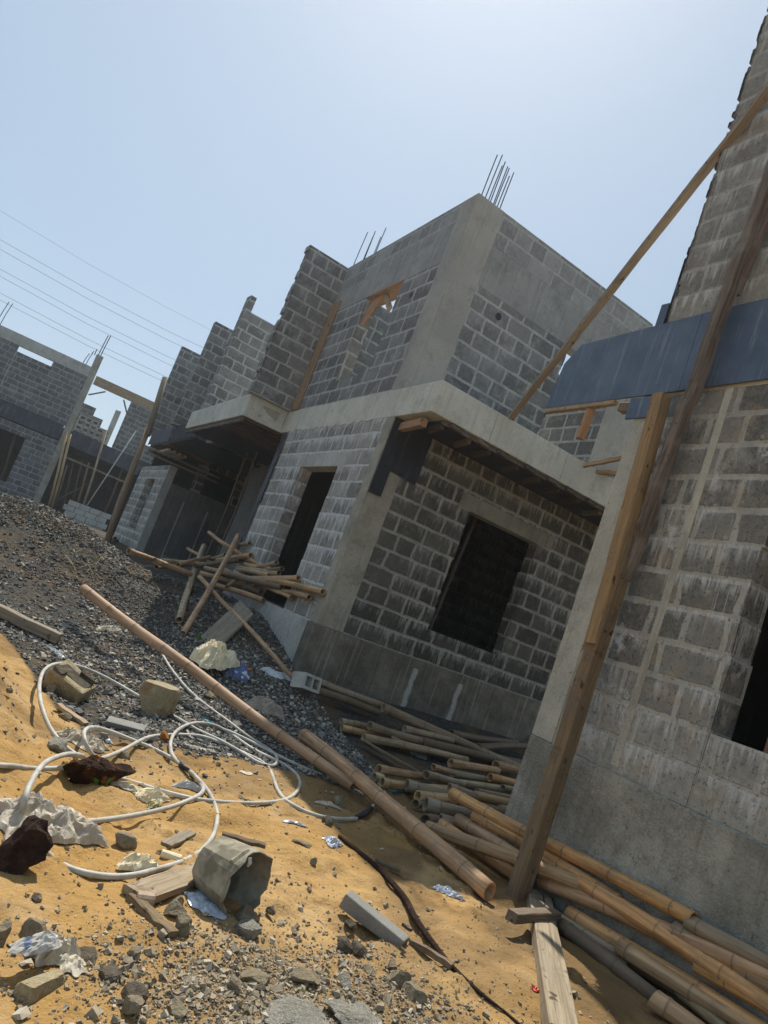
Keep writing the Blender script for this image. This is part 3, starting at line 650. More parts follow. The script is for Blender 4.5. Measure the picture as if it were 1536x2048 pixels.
# ---- balcony formwork and the next houses of the row --------------------------
fb = empty('balcony_formwork', (3.8, 14.5, 2.5), 'brown soffit planks and black sheet under the concrete balcony', 'formwork')
for i, y in enumerate(np.arange(13.12, 14.9, .2)):
    m = MB(); m.beam((3.40, y, 2.57 - .006 * i), (5.4, y, 2.57 - .006 * i), .17, .03); o = m.build('soffit_plank', M_woodd, fb, mw=frame((3.4, y, 2.57), (5.4, y, 2.57))); f_ = random.uniform(.45, 1.0); o.color = (f_, f_ * .78, f_ * .65, 1)
bpart('ply_sheet', M_plyd, fb, (3.40, 5.45, 14.95, 17.4, 2.57, 2.592))
m = MB(); m.beam((3.38, 13.05, 2.53), (3.38, 17.4, 2.53), .05, .07); m.build('edge_bearer', M_woodd, fb)
for (x, y) in ((4.3, 15.7), (4.35, 16.6)):
    m = MB(); x += .35; m.tube([(x, y, -.4), (x + .05, y, 1.1), (x, y, 2.55)], .028, 8)
    tag(m.build('porch_prop', M_bam, None, mw=frame((x, y, -.4), (x, y, 2.55))), 'thin prop under the concrete balcony, %s of two' % ('nearer' if y < 16 else 'farther'), 'timber prop').color = (.09, .08, .065, 1)
Cc = empty('unfinished_house', (XB, 21.4, -.6), 'second block house of the row with tall fins and a slit window', 'house', 'block houses under construction')
wpart('street_wall', M_blkBs, Cc, (0, XB, .225, 21.5, 25.8, -2, 2.05, dict(ops=opening(22.75, 24.05, 0, 1.62, ZB, amp=.01))))
wpart('side_wall', M_wet, Cc, (1, 21.4, .1, XB - .003, 6.4, -2, 1.58))
wpart('side_wall', M_blkB, Cc, (1, 21.42, .1, 4.9, 8.4, 1.58, 2.6, dict(ops=[(5.2, 6.1, 1.6, 2.4)])))
bpart('corner_column', M_conc, Cc, (XB - .005, XB + .22, 21.39, 21.5, -2, 2.05))
for x in (4.85, 5.6): bpart('plaster_joint', M_conc, Cc, (x, x + .035, 21.385, 21.4, -.6, 1.2))
bpart('floor_slab', M_dark, Cc, (XB, 9, 18.4, 26, 2.6, 3.0))
bpart('inner_wall', M_dark, Cc, (8.4, 8.6, 12.6, 26, -2, 2.6), (XB + .225, 8.4, 25.6, 25.8, -2, 2.6), (5.5, 8.4, 18.38, 18.4, -2, 2.6))
bpart('ground_floor', M_dark, Cc, (5.5, 8.4, 18.0, 25.6, -.7, -.5))
wpart('fin_wall', M_blkU, Cc, (1, 20.2, .22, 3.52, XB + .3, 3.0, 6.1), label='second fin wall from the far end')
wpart('fin_wall', M_blkU, Cc, (1, 24.5, .22, 3.60, XB + .3, 4.4, 6.12), (1, 24.52, .2, 3.60, XB + .3, 3.0, 4.4), label='farthest fin wall')
wpart('upper_street_wall', M_blkU, Cc, (0, XB + .3, .2, 17.3, 24.5, 3.0, 5.6))
fp = empty('balcony_form', (3.7, 21, 2.5), 'dark plywood side form of the unpoured far balcony with planks', 'formwork', 'plywood formwork boards')
bpart('ply_sheet', M_plyf, fp, (3.62, 3.64, 20.45, 23.4, 2.55, 2.99), label='greyish sheet, painted as lit')
bpart('ply_sheet', M_plyd, fp, (3.66, 3.68, 17.55, 20.44, 2.55, 3.0))  # black sheet colour paints the shade of the recess
bpart('ply_sheet', M_plyd, fp, (3.68, 5.4, 17.6, 23.3, 2.5, 2.52))
for i in range(5):
    m = MB(); y = 20.5 + i * .16; m.beam((3.66, y, 2.48), (5.0, y, 2.48), .08, .03); o = m.build('soffit_plank', M_woodd, fp, mw=frame((3.66, y, 2.48), (5, y, 2.48))); o.color = (1.3, .95, .75, 1)
for i in range(4):
    m = MB(); x = 3.72 + i * .16; m.beam((x, 20.35, 2.32), (x + .02, 21.8, 2.30), .07, .07); o = m.build('bearer', M_wood, fp, mw=frame((x, 20.3, 2.3), (x, 21.8, 2.3)))
for i, (z, y) in enumerate(((2.22, 20.9), (2.08, 20.95))):
    stick('walkway_plank', M_woodg, (3.3, y, z), (5.4, y - .15, z - .04), .09, .05, '%s of two grey planks carried level under the far balcony form' % ('upper' if i == 0 else 'lower'), 'plank', jit=.006)
x0 = spot(214, 1085); x1 = on(0, 3.45, 292, 895)
def pole(name, pts, rad, mat, label, cat, seg=8, colr=None, group=None, parent=None):
    m = MB(); pts = [Vector(p) for p in pts]; m.tube(pts, rad, seg, at=[0] * len(pts)); o = m.build(name, mat, parent, mw=frame(pts[0], pts[-1]), smooth=True, attr='node')
    if parent is None: tag(o, label, cat, group)
    if colr: o.color = (*colr, 1)
    return o
ya = 19.6
tp = [on(1, ya, 216, 1086), on(1, ya, 238, 1010), on(1, ya, 268, 930), on(1, ya, 300, 850), on(1, ya, 330, 755)]
tp[0].z -= .3
pole('trunk_post', tp[:4], [.085, .085, .078, .072], M_woodg, 'thick crooked peeled trunk post standing behind the gravel heap', 'timber post', colr=(1.15, 1.0, .9))
pole('trunk_post', [tp[3] + Vector((.03, -.08, -.3)), tp[4]], [.075, .07], M_woodg, 'squared post spliced on top of the crooked trunk post', 'timber post')

# ---- far house closing the street ---------------------------------------------
YD = 35.5
D = empty('unfinished_house', (0, YD, -.6), 'far left block house facing the street, blocked up window and dark form band', 'house', 'block houses under construction')
wpart('ground_floor_wall', M_blkF, D, (1, YD, .225, -9, 1.95, -2, 2.45, dict(ops=opening(-2.2, .70, -.05, 2.02, 3.2, amp=.01))))
wpart('upper_wall', M_blkF, D, (1, YD, .225, -9, 1.95, 3.2, 5.62, dict(ops=[(-1.0, .45, 5.36, 5.63)])))
bpart('ring_beam', M_conc, D, (-9, 1.95, YD - .01, YD + .225, 5.625, 6.1), label='top beam')
bpart('window_outline', M_conc, D, (-1.03, -1.0, YD - .006, YD + .05, 3.75, 5.36), (-1.0, .2, YD - .006, YD + .05, 3.73, 3.76))
bpart('corner_column', M_colm, D, (1.95, 2.24, YD - .02, YD + .25, -2, 6.75), jit=.015)
rods(D, [(2.0, YD, 1.0, .05), (2.1, YD, 1.05, .05), (1.75, YD + .1, 0, .0), (1.85, YD, .2, .0)], 6.75, r=.02)
rods(D, [(1.55, YD + .1, .55, .1), (1.68, YD + .1, .75, .1), (-2.0, YD + .1, 1.1, .1), (-2.15, YD + .1, 1.1, .1)], 6.1, r=.016)
bpart('inner_wall', M_dark, D, (-9, 9, 42, 42.2, -2, 3.0), (8.8, 9, YD, 42, -2, 3))
bpart('floor_slab', M_dark, D, (-9, 9, YD + .25, 42, 2.62, 3.1), label='slab')
for (x0_, x1_, z1_) in ((2.4, 3.1, 4.9), (3.1, 3.6, 4.5), (3.6, 4.1, 4.1), (4.5, 5.7, 6.0), (5.7, 6.3, 4.2), (6.3, 7.6, 3.9)):
    wpart('broken_wall', M_blkF, D, (1, 39.0, .22, x0_, x1_, 3.1, z1_))
m = MB(); m.box(3.95, 4.2, 38.6, 38.9, 3.1, 5.2, jit=.03); m.build('wall_stub', M_conc, D)
x0 = Vector((2.28, YD, 5.62)); x1 = Vector((5.6, YD - .4, 5.55))
stick('beam_form', M_wood, x0, x1, .06, .42, 'long tan plywood beam form bridging the gap beside the far column', 'plywood board', group=None, nseg=3)
for i, (a_, b_) in enumerate(((( 2.3, 4.9), (2.9, 5.35)), ((3.75, 5.35), (4.1, 4.85)), ((4.95, 4.55), (5.4, 4.9)))):
    stick('diagonal_strut', M_woodd, (a_[0], YD + .1, a_[1]), (b_[0], YD + .1, b_[1]), .06, .06, 'thin diagonal strut under the far beam form, %s of three' % ('left', 'middle', 'right')[i], 'timber')
m = MB(); m.prism([(-9, YD - .07, 2.50), (1.9, YD - .07, 2.50), (1.9, YD - .07, 3.18), (-9, YD - .07, 3.18)], (0, .02, 0)); tag(m.build('band_form', M_plyf, None), 'dark streaked plywood band across the far left house front', 'plywood board', 'plywood formwork boards')
m = MB(); m.prism([(2.3, YD - .07, 2.45), (5.6, YD - .07, 2.35), (5.6, YD - .07, 3.0), (2.3, YD - .07, 3.16)], (0, .02, 0)); tag(m.build('band_form', M_plyf, None), 'dark streaked plywood band right of the far column above the propped opening', 'plywood board', 'plywood formwork boards')
# stacked blocks and props in the far house
def block_mesh(mb, c, l, w, h, rz, hollow=True):
    Mx = Matrix.Translation(Vector(c)) @ Matrix.Rotation(rz, 4, 'Z')
    if not hollow:
        vs = [Mx @ Vector((x * l / 2, y * w / 2, z * h)) for z in (0, 1) for y in (-1, 1) for x in (-1, 1)]
        mb.add(vs, [(0, 2, 3, 1), (4, 5, 7, 6), (0, 1, 5, 4), (2, 6, 7, 3), (0, 4, 6, 2), (1, 3, 7, 5)]); return
    t = w * .18
    for (xa, xb, yb, yc) in ((-l / 2, l / 2, -w / 2, -w / 2 + t), (-l / 2, l / 2, w / 2 - t, w / 2), (-l / 2, -l / 2 + t, -w / 2 + t, w / 2 - t), (-t / 2, t / 2, -w / 2 + t, w / 2 - t), (l / 2 - t, l / 2, -w / 2 + t, w / 2 - t)):
        vs = [Mx @ Vector((x, y, z * h)) for z in (0, 1) for y in (yb, yc) for x in (xa, xb)]
        mb.add(vs, [(0, 2, 3, 1), (4, 5, 7, 6), (0, 1, 5, 4), (2, 6, 7, 3), (0, 4, 6, 2), (1, 3, 7, 5)])
proto = None
for r in range(4):
    for c in range(5):
        if r == 3 and c > 2: continue
        loc = Vector((2.55 + c * .30 + random.uniform(-.01, .01), 37.0 + random.uniform(-.03, .03), 3.1 + r * .25))
        if proto is None:
            m = MB()
            t_ = .04
            for (xa, xb, za, zb_) in ((-.14, -.1, 0, .24), (.1, .14, 0, .24), (-.1, .1, 0, .05), (-.1, .1, .19, .24)): m.box(xa, xb, -.22, .22, za, zb_)
            m.box(-.1, .1, 0, .04, .05, .19)
            proto = m.build('hollow_block', M_conc, None, loc=(0, 0, 0)); o = proto
        else: o = proto.copy(); COL.objects.link(o)
        o.location = loc; tag(o, 'grey hollow block in the stack behind the far propped opening', 'concrete block', 'blocks stacked in the far house')
proto = None
for r in range(4):
    for c in range(4):
        loc = Vector((3.35 + c * .47 + (r % 2) * .12, 34.6 + random.uniform(-.03, .03), -.75 + r * .24))
        if proto is None:
            m = MB(); m.box(-.225, .225, -.11, .11, 0, .23, jit=.008); proto = m.build('sandcrete_block', M_conc, None, loc=(0, 0, 0)); o = proto
        else: o = proto.copy(); COL.objects.link(o)
        o.location = loc; tag(o, 'grey solid block in the low stack under the far opening', 'concrete block', 'blocks stacked under the far opening')
far = [((100, 1010), (134, 862), .055, (.62, .45, .24), 'paired yellowish prop against the far column, left'), ((106, 1012), (141, 868), .055, (.62, .45, .24), 'paired yellowish prop against the far column, right'),
       ((160, 1034), (212, 862), .05, (.5, .40, .25), 'long pale prop leaning across the far dark opening to the band'), ((128, 1010), (146, 925), .04, (.12, .09, .06), 'dim prop in the far dark opening, first from the column'),
       ((112, 1005), (134, 930), .04, (.14, .10, .07), 'dim prop in the far dark opening, close beside the paired props'), ((150, 1025), (178, 925), .045, (.22, .13, .06), 'brown prop in the far dark opening, left of the pale leaning one'), ((141, 1020), (164, 920), .04, (.14, .09, .05), 'brown prop in the far dark opening, left of the thicker brown one'),
       ((198, 1050), (248, 930), .045, (.14, .10, .07), 'dark slanting prop right of the far low block stack'), ((10, 950), (30, 870), .06, (.12, .08, .06), 'dim prop inside the far left window')]
for (q0, q1, r, c, lab) in far:
    yy = YD - .25 if 'pale' in lab or 'paired' in lab else YD + .5
    x0 = on(1, yy, *q0); x1 = on(1, yy, *q1); x0.z = min(x0.z, -.55)
    pole('timber_prop', [x0, (x0 + x1) / 2 + Vector((.03, 0, 0)), x1], r, M_bam, lab, 'timber prop', colr=c, group='props in the far house')
x0 = on(1, YD - .12, 126, 912); x1 = on(1, YD - .12, 254, 966); stick('tie_rail', M_woodg, x0, x1, .05, .08, 'level grey rail tying the props across the far opening', 'timber')
x0 = on(1, YD - .2, 100, 1008); x1 = on(1, YD - .2, 175, 968); stick('tie_rail', M_woodd, x0, x1, .05, .06, 'thin dark rail rising across the foot of the far props', 'timber')
x0 = on(1, YD - .5, 157, 1036); x1 = on(1, YD - .5, 272, 862)
pole('guy_pipe', [x0, (x0 + x1) / 2 + Vector((0, 0, -.06)), x1], .028, M_hose, 'thin white pipe slanting across the far dark opening', 'pipe')
# overhead power lines
for i, (ya_, yb_) in enumerate(((426, 615), (483, 662), (502, 680), (541, 714), (555, 729), (588, 757), (602, 769))):
    pl = on(1, 50, 0, ya_); pr = on(1, 50, 330, yb_); d = (pr - pl); pts = []
    for k in range(-6, 12):
        s = k * .5; p = pl + d * s; p.z += .004 * (p.x - 1) ** 2 - .02; pts.append(p)
    pole('power_line', pts, .013 if i else .009, M_wire, '%s overhead power line above the far left house' % ('highest and faintest', 'second', 'third', 'fourth', 'fifth', 'sixth', 'lowest')[i], 'cable', seg=5, group='overhead power lines')

# ------------------------------------------------------------------ bamboo
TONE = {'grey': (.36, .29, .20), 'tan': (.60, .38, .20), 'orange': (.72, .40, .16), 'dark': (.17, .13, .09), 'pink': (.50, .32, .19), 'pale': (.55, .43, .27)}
def bamboo(p0, p1, r, tone, label, group, r1=None, bend=None, seg=14, kind=None):
    p0 = Vector(p0); p1 = Vector(p1); L = (p1 - p0).length; mw = frame(p0, p1); r1 = r1 or r * .87
    if bend is None: bend = random.uniform(-.018, .018) * L
    ph = random.uniform(0, 2 * PI); prof = []; z = random.uniform(.06, .2); nodes = []
    while z < L - .05: nodes.append(z); z += random.uniform(.33, .52) * (r / .05) ** .4
    zs = [(0, 1, 0)]
    for q in nodes: zs += [(q - .014, 1.0, .0), (q - .005, 1.06, .35), (q, 1.075, 1), (q + .006, 1.03, .3), (q + .016, .985, .1), (min(q + .09, L - .02), .975, 0)]
    zs = sorted([k for k in zs if k[0] >= 0]) + [(L, 1, 0)]
    clean = [zs[0]]
    for k in zs[1:]:
        if k[0] - clean[-1][0] > .002: clean.append(k)
    rings = []
    def ctr(z):
        b = bend * 4 * (z / L) * (1 - z / L); w = .006 * math.sin(z * 3.1 + ph)
        return (math.cos(ph) * b + w, math.sin(ph) * b + w * .6)
    t0 = random.uniform(-.25, .25)
    for (z, k, nd) in clean: rings.append((z, (r + (r1 - r) * z / L) * k, nd))
    m = MB(); vs = []; at = []; fs = []
    inn = .74; dep = min(.14, L * .2)
    full = [(dep, r * inn * .98, .9, 0), (.0, r * inn, .35, 0)] + [(a_, b_, c_, 1) for a_, b_, c_ in rings] + [(L, r1 * inn, .35, 2), (L - dep, r1 * inn * .98, .9, 2)]
    for (z, rr, nd, k) in full:
        cx, cy = ctr(min(max(z, 0), L))
        for j in range(seg):
            an = 2 * PI * j / seg; zz = z + (rr * t0 * math.cos(an) if z <= .0001 or z >= L - .0001 else 0)
            vs.append(mw @ Vector((cx + rr * math.cos(an), cy + rr * math.sin(an), zz))); at.append(nd)
    for i in range(len(full) - 1):
        for j in range(seg): fs.append((i * seg + j, i * seg + (j + 1) % seg, (i + 1) * seg + (j + 1) % seg, (i + 1) * seg + j))
    fs += [tuple(range(seg))[::-1], tuple((len(full) - 1) * seg + j for j in range(seg))]
    m.add(vs, fs, at)
    o = m.build('bamboo_pole', M_bam, None, mw=mw, smooth=True, attr='node')
    me = o.data
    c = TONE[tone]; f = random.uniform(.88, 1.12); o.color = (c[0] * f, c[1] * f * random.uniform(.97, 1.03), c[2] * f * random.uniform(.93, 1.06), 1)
    return tag(o, label, 'bamboo pole', group, kind)

GA = 'bamboo poles heaped by the central doorway'; GB = 'bamboo poles stacked along the central side wall'; GC = 'bamboo poles lying at the foot of the near house'
ca = crop(250, 1040, .26693); cb = crop(590, 1330, .3125); cc = crop(1000, 1440, .34896)
def bset(cr, rows, grp, xmax=None):
    for (x0, y0, h0, x1, y1, h1, r, tone, lab) in rows:
        p0 = spot(*cr(x0, y0), h0); p1 = spot(*cr(x1, y1), h1)
        if xmax:
            for p, (px, py) in ((p0, cr(x0, y0)), (p1, cr(x1, y1))):
                if p.x > xmax: p.xyz = on(0, xmax, px, py)
        bamboo(p0, p1, r, tone, lab, grp)
bset(ca, [
 (845, 120, .62, 432, 850, .03, .046, 'tan', 'bamboo pole propped upright against the doorway heap, crossing in front of it, right of two'),
 (592, 195, .50, 404, 752, .06, .055, 'pale', 'thick greyish bamboo propped against the doorway heap, left of two with open lower end'),
 (28, 232, .30, 215, 296, .30, .045, 'pink', 'short pinkish bamboo sticking out at the far left of the doorway heap'),
 (222, 303, .32, 492, 408, .20, .05, 'tan', 'bamboo at the left of the doorway heap with dark open end towards the gravel'),
 (628, 95, .66, 1092, 372, .38, .038, 'tan', 'slim bamboo standing out highest at the top of the doorway heap'),
 (470, 212, .50, 1165, 545, .30, .035, 'tan', 'long slim bamboo sloping right across the front of the doorway heap'),
 (632, 280, .46, 398, 332, .32, .042, 'tan', 'bamboo lying on the left half of the doorway heap, open end near the middle'),
 (756, 258, .46, 650, 290, .42, .04, 'grey', 'short dark mouthed bamboo near the crown of the doorway heap'),
 (945, 265, .46, 690, 302, .42, .05, 'tan', 'bamboo with wide open reddish end high on the doorway heap'),
 (932, 175, .56, 835, 198, .52, .04, 'grey', 'topmost short bamboo end jutting right behind the crossing pole'),
 (1135, 320, .46, 1000, 352, .42, .042, 'grey', 'upper right bamboo end of the doorway heap near the door jamb'),
 (1182, 365, .42, 1060, 382, .4, .04, 'dark', 'dark shaded bamboo end touching the doorway'),
 (1150, 400, .38, 860, 358, .40, .045, 'pale', 'pale bamboo pointing right below the upper right ends of the heap'),
 (1085, 412, .34, 840, 368, .36, .042, 'pale', 'pale bamboo with banded end in the middle right of the heap'),
 (1300, 436, .34, 960, 436, .34, .044, 'tan', 'bamboo end jutting right at doorway level with reddish open mouth'),
 (1480, 540, .24, 980, 436, .34, .046, 'tan', 'bamboo reaching furthest right out of the doorway heap'),
 (1386, 580, .18, 1180, 535, .24, .042, 'tan', 'second furthest right bamboo end, just below the longest one'),
 (892, 488, .22, 560, 395, .26, .042, 'tan', 'bamboo at the front middle of the doorway heap, end beside the small round mouth'),
 (1035, 602, .12, 680, 488, .16, .045, 'tan', 'lowest front bamboo of the doorway heap with split lower end'),
 (1020, 352, .42, 900, 332, .42, .045, 'tan', 'stubby bamboo end between the two pale ones of the heap'),
 (930, 522, .2, 1010, 470, .32, .042, 'pink', 'bamboo seen almost end on as a small round mouth in the heap'),
 (1245, 582, .18, 950, 455, .28, .032, 'tan', 'slim split bamboo end dipping at the lower right of the heap'),
 (900, 410, .33, 760, 500, .2, .03, 'grey', 'thin crooked bamboo piece stuck in the middle of the heap'),
 (520, 330, .3, 236, 352, .22, .04, 'grey', 'grey bamboo lying lowest at the left of the heap'),
 (700, 345, .34, 280, 300, .28, .042, 'pale', 'faded bamboo under the left of the heap'),
 (1060, 470, .26, 600, 360, .32, .045, 'grey', 'grey bamboo buried in the middle of the heap'),
 (1180, 505, .22, 700, 400, .30, .045, 'dark', 'dark bamboo buried low in the right of the heap'),
 (860, 300, .4, 520, 345, .3, .045, 'dark', 'dark bamboo buried below the crown of the heap'),
 (1020, 540, .15, 720, 450, .2, .045, 'dark', 'dark bamboo buried at the foot of the heap'),
], GA, 4.05)
pe = spot(597, 1366, .10)
bamboo(spot(*ca(555, 428), .30), pe, .034, 'tan', 'thin bamboo slanting from the doorway heap down to the central house corner', GA, bend=.05)
for i, (x, y, x1, y1) in enumerate(((240, 1078, 222, 1090), (252, 1083, 236, 1096), (262, 1090, 248, 1104), (275, 1098, 262, 1112), (228, 1082, 212, 1092))):
    bamboo(spot(x, y, .06) + Vector((.0, .0, .02 * i)), spot(x, y, .06) + Vector((.35, 1.6, .02)), .055, 'grey', 'grey bamboo end lying at the far house foot behind the gravel heap, %s from left' % ('second', 'third', 'fourth', 'fifth', 'first')[i], 'bamboo ends behind the gravel heap')
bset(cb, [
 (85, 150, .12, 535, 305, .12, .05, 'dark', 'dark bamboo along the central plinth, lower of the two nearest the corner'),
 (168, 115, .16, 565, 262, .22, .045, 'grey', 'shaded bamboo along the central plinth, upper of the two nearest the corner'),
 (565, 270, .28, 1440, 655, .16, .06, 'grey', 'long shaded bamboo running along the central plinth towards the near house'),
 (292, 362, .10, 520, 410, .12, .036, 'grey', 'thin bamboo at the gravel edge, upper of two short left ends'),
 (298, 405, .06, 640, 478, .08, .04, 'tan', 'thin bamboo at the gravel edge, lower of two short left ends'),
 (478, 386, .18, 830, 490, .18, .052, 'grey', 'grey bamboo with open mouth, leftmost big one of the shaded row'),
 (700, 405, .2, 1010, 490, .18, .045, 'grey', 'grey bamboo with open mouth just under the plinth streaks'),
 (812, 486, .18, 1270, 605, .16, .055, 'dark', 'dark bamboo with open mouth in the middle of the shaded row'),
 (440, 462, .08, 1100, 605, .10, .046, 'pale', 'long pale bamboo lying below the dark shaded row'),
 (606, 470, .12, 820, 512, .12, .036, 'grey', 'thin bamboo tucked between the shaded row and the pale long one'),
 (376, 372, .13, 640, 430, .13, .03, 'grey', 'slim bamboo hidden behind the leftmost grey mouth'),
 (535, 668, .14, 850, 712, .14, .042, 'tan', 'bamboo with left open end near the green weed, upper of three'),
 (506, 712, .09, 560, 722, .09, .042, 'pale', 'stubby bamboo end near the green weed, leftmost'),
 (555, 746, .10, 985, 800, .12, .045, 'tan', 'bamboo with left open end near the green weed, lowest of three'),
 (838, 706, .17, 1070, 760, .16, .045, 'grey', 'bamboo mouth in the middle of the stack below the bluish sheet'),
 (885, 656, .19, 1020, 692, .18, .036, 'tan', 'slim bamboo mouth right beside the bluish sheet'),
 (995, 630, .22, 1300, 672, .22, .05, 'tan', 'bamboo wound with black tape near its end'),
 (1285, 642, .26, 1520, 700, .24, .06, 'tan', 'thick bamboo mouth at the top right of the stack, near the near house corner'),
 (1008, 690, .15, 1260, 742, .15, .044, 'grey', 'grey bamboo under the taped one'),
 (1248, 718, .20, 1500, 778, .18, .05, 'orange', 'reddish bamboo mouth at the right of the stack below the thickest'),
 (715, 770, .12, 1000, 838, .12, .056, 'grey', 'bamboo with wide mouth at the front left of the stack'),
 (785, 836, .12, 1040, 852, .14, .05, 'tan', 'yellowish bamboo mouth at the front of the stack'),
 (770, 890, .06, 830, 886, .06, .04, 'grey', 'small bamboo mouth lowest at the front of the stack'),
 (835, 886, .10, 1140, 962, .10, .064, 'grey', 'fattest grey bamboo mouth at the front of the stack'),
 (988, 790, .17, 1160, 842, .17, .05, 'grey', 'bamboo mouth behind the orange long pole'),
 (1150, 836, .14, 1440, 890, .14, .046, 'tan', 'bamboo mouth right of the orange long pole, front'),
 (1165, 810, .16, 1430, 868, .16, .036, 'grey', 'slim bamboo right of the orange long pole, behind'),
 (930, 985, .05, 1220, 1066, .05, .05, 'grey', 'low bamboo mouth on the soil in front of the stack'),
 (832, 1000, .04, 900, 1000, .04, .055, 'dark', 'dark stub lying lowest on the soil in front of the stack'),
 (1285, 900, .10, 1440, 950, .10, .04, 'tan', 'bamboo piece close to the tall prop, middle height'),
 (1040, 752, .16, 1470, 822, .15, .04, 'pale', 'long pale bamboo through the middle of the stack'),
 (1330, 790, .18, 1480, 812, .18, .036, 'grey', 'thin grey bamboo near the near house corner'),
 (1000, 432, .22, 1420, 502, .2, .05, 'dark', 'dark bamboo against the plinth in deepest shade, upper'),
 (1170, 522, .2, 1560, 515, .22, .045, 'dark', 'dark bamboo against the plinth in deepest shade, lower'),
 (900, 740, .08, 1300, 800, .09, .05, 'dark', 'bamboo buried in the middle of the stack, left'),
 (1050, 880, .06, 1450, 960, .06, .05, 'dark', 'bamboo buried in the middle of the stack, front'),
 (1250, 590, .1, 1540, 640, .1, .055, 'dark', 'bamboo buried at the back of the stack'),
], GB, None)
bset(lambda x, y: (x, y), [
 (905, 1588, .20, 1388, 1838, .16, .050, 'orange', 'orange bamboo passing behind the tall prop, uppermost along the near plinth'),
 (950, 1632, .13, 1240, 1800, .10, .046, 'orange', 'orange bamboo just below the uppermost one, behind the tall prop'),
 (915, 1640, .07, 1340, 1880, .05, .05, 'tan', 'tan bamboo third down behind the tall prop'),
 (880, 1650, .06, 1060, 1770, .06, .05, 'orange', 'split topped sunlit bamboo left of the tall prop'),
 (1162, 1762, .24, 1560, 2022, .20, .056, 'orange', 'biggest orange bamboo with grey worn end right of the tall prop'),
 (855, 1655, .05, 1180, 1778, .12, .052, 'tan', 'sunlit bamboo passing under the tall prop foot from the big loose pole'),
 (1085, 1760, .10, 1560, 1960, .10, .052, 'tan', 'long tan bamboo right of the tall prop foot, below the biggest one'),
 (1140, 1825, .07, 1545, 2075, .05, .052, 'orange', 'reddish bamboo low at the lower right corner'),
 (1120, 1850, .04, 1320, 2000, .04, .045, 'dark', 'dark bamboo on the soil near the cracked timber, with broken end'),
 (1305, 2000, .07, 1420, 2080, .05, .052, 'tan', 'cut bamboo stub at the bottom edge near the right corner'),
 (1345, 1960, .09, 1480, 2080, .06, .046, 'pale', 'pointed split bamboo at the bottom edge near the right corner'),
 (1378, 1842, .12, 1560, 1940, .10, .046, 'grey', 'grey bamboo against the near plinth at the right edge'),
 (1350, 1860, .06, 1560, 1980, .06, .046, 'grey', 'grey bamboo under the biggest orange one at the right edge'),
 (1180, 1870, .02, 1500, 2060, .02, .05, 'dark', 'dark bamboo buried under the right corner poles'),
 (1090, 1722, .17, 1330, 1868, .13, .048, 'orange', 'short orange bamboo squeezed behind the biggest one right of the prop'),
 (1240, 1890, .10, 1560, 2090, .08, .05, 'tan', 'tan bamboo between the biggest orange one and the reddish low one'),
 (1400, 1930, .15, 1580, 2030, .14, .052, 'orange', 'orange bamboo lying on top at the right edge bottom'),
 (1060, 1800, .03, 1260, 1930, .03, .045, 'grey', 'grey bamboo pressed in the soil beside the short dark timber'),
], GC, 4.15)
d1a = spot(166, 1178, .34); d1b = spot(705, 1575, .06)
bamboo(d1a, d1b, .054, 'pink', 'long loose pinkish bamboo lying across the gravel under the cream paper bag', 'loose bamboo poles', bend=.02)
d2a = spot(607, 1470, .16); d2b = spot(978, 1786, .06)
bamboo(d2a, d2b, .060, 'tan', 'big loose tan bamboo lying across the sand with open end by the prop foot', 'loose bamboo poles', r1=.062, bend=.02)

# ------------------------------------------------------------------ timber on the ground
def gstick(name, mat, q0, h0, q1, h1, w, h, label, cat, **kw):
    return stick(name, mat, spot(*q0, h0), spot(*q1, h1), w, h, label, cat, **kw)
gstick('timber_beam', M_woodg, (-20, 1212), .06, (118, 1278), .06, .13, .10, 'weathered squared beam lying at the left edge where sand meets gravel', 'timber')
o = gstick('cracked_timber', M_woodg, (1068, 1790), .03, (1118, 2075), .06, .10, .08, 'weathered cracked timber lying upright in view at the bottom right, lit half', 'timber'); o.color = (1.25, 1.2, 1.1, 1)
o = gstick('cracked_timber', M_woodg, (1092, 1800), .03, (1142, 2075), .06, .055, .08, 'narrow half of the cracked timber pair, right side', 'timber'); o.color = (1.2, 1.15, 1.05, 1)
gstick('short_timber', M_woodg, (1022, 1832), .09, (1112, 1830), .09, .07, .06, 'short dark squared timber lying across the foot of the tall prop', 'timber', colr=(.7, .65, .6))
pb_ = [spot(455, 1288, .03), spot(397, 1262, .03), spot(488, 1198, .12), spot(508, 1226, .12)]
m = MB(); m.prism([spot(401, 1273, .05), spot(481, 1200, .22), spot(507, 1228, .20), spot(431, 1299, .03)], (.008, -.01, -.025)); tag(m.build('flat_board', M_woodg, None, mw=frame(spot(416, 1285, .04), spot(494, 1214, .2))), 'wide grey board leaning on the gravel below the doorway bamboo heap', 'board')
gstick('plank_piece', M_woodg, (268, 1792), .025, (412, 1742), .025, .13, .035, 'bleached plank piece lying left of the crusted bucket', 'plank', colr=(1.3, 1.2, 1.05))
gstick('split_stick', M_woodg, (262, 1793), .02, (345, 1872), .02, .05, .03, 'short dark split stick below the bleached plank piece', 'stick', colr=(.75, .65, .5))
gstick('wood_chip', M_woodg, (330, 1692), .02, (382, 1664), .02, .06, .02, 'small torn wood chip on sand between dark stone and hose', 'wood chip')
gstick('wood_splinter', M_woodg, (822, 1882), .02, (904, 1934), .02, .035, .025, 'long wood splinter beside the rusty strip near the bottom', 'wood splinter', colr=(.8, .7, .6))
gstick('plank_piece', M_woodg, (445, 1668), .015, (530, 1692), .015, .05, .02, 'dark thin plank edge half buried above the bucket', 'plank', colr=(.55, .48, .4))
gstick('plank_piece', M_woodg, (752, 1722), .015, (800, 1742), .015, .05, .02, 'dark small plank on shaded sand right of the rusty strip', 'plank', colr=(.6, .55, .5))
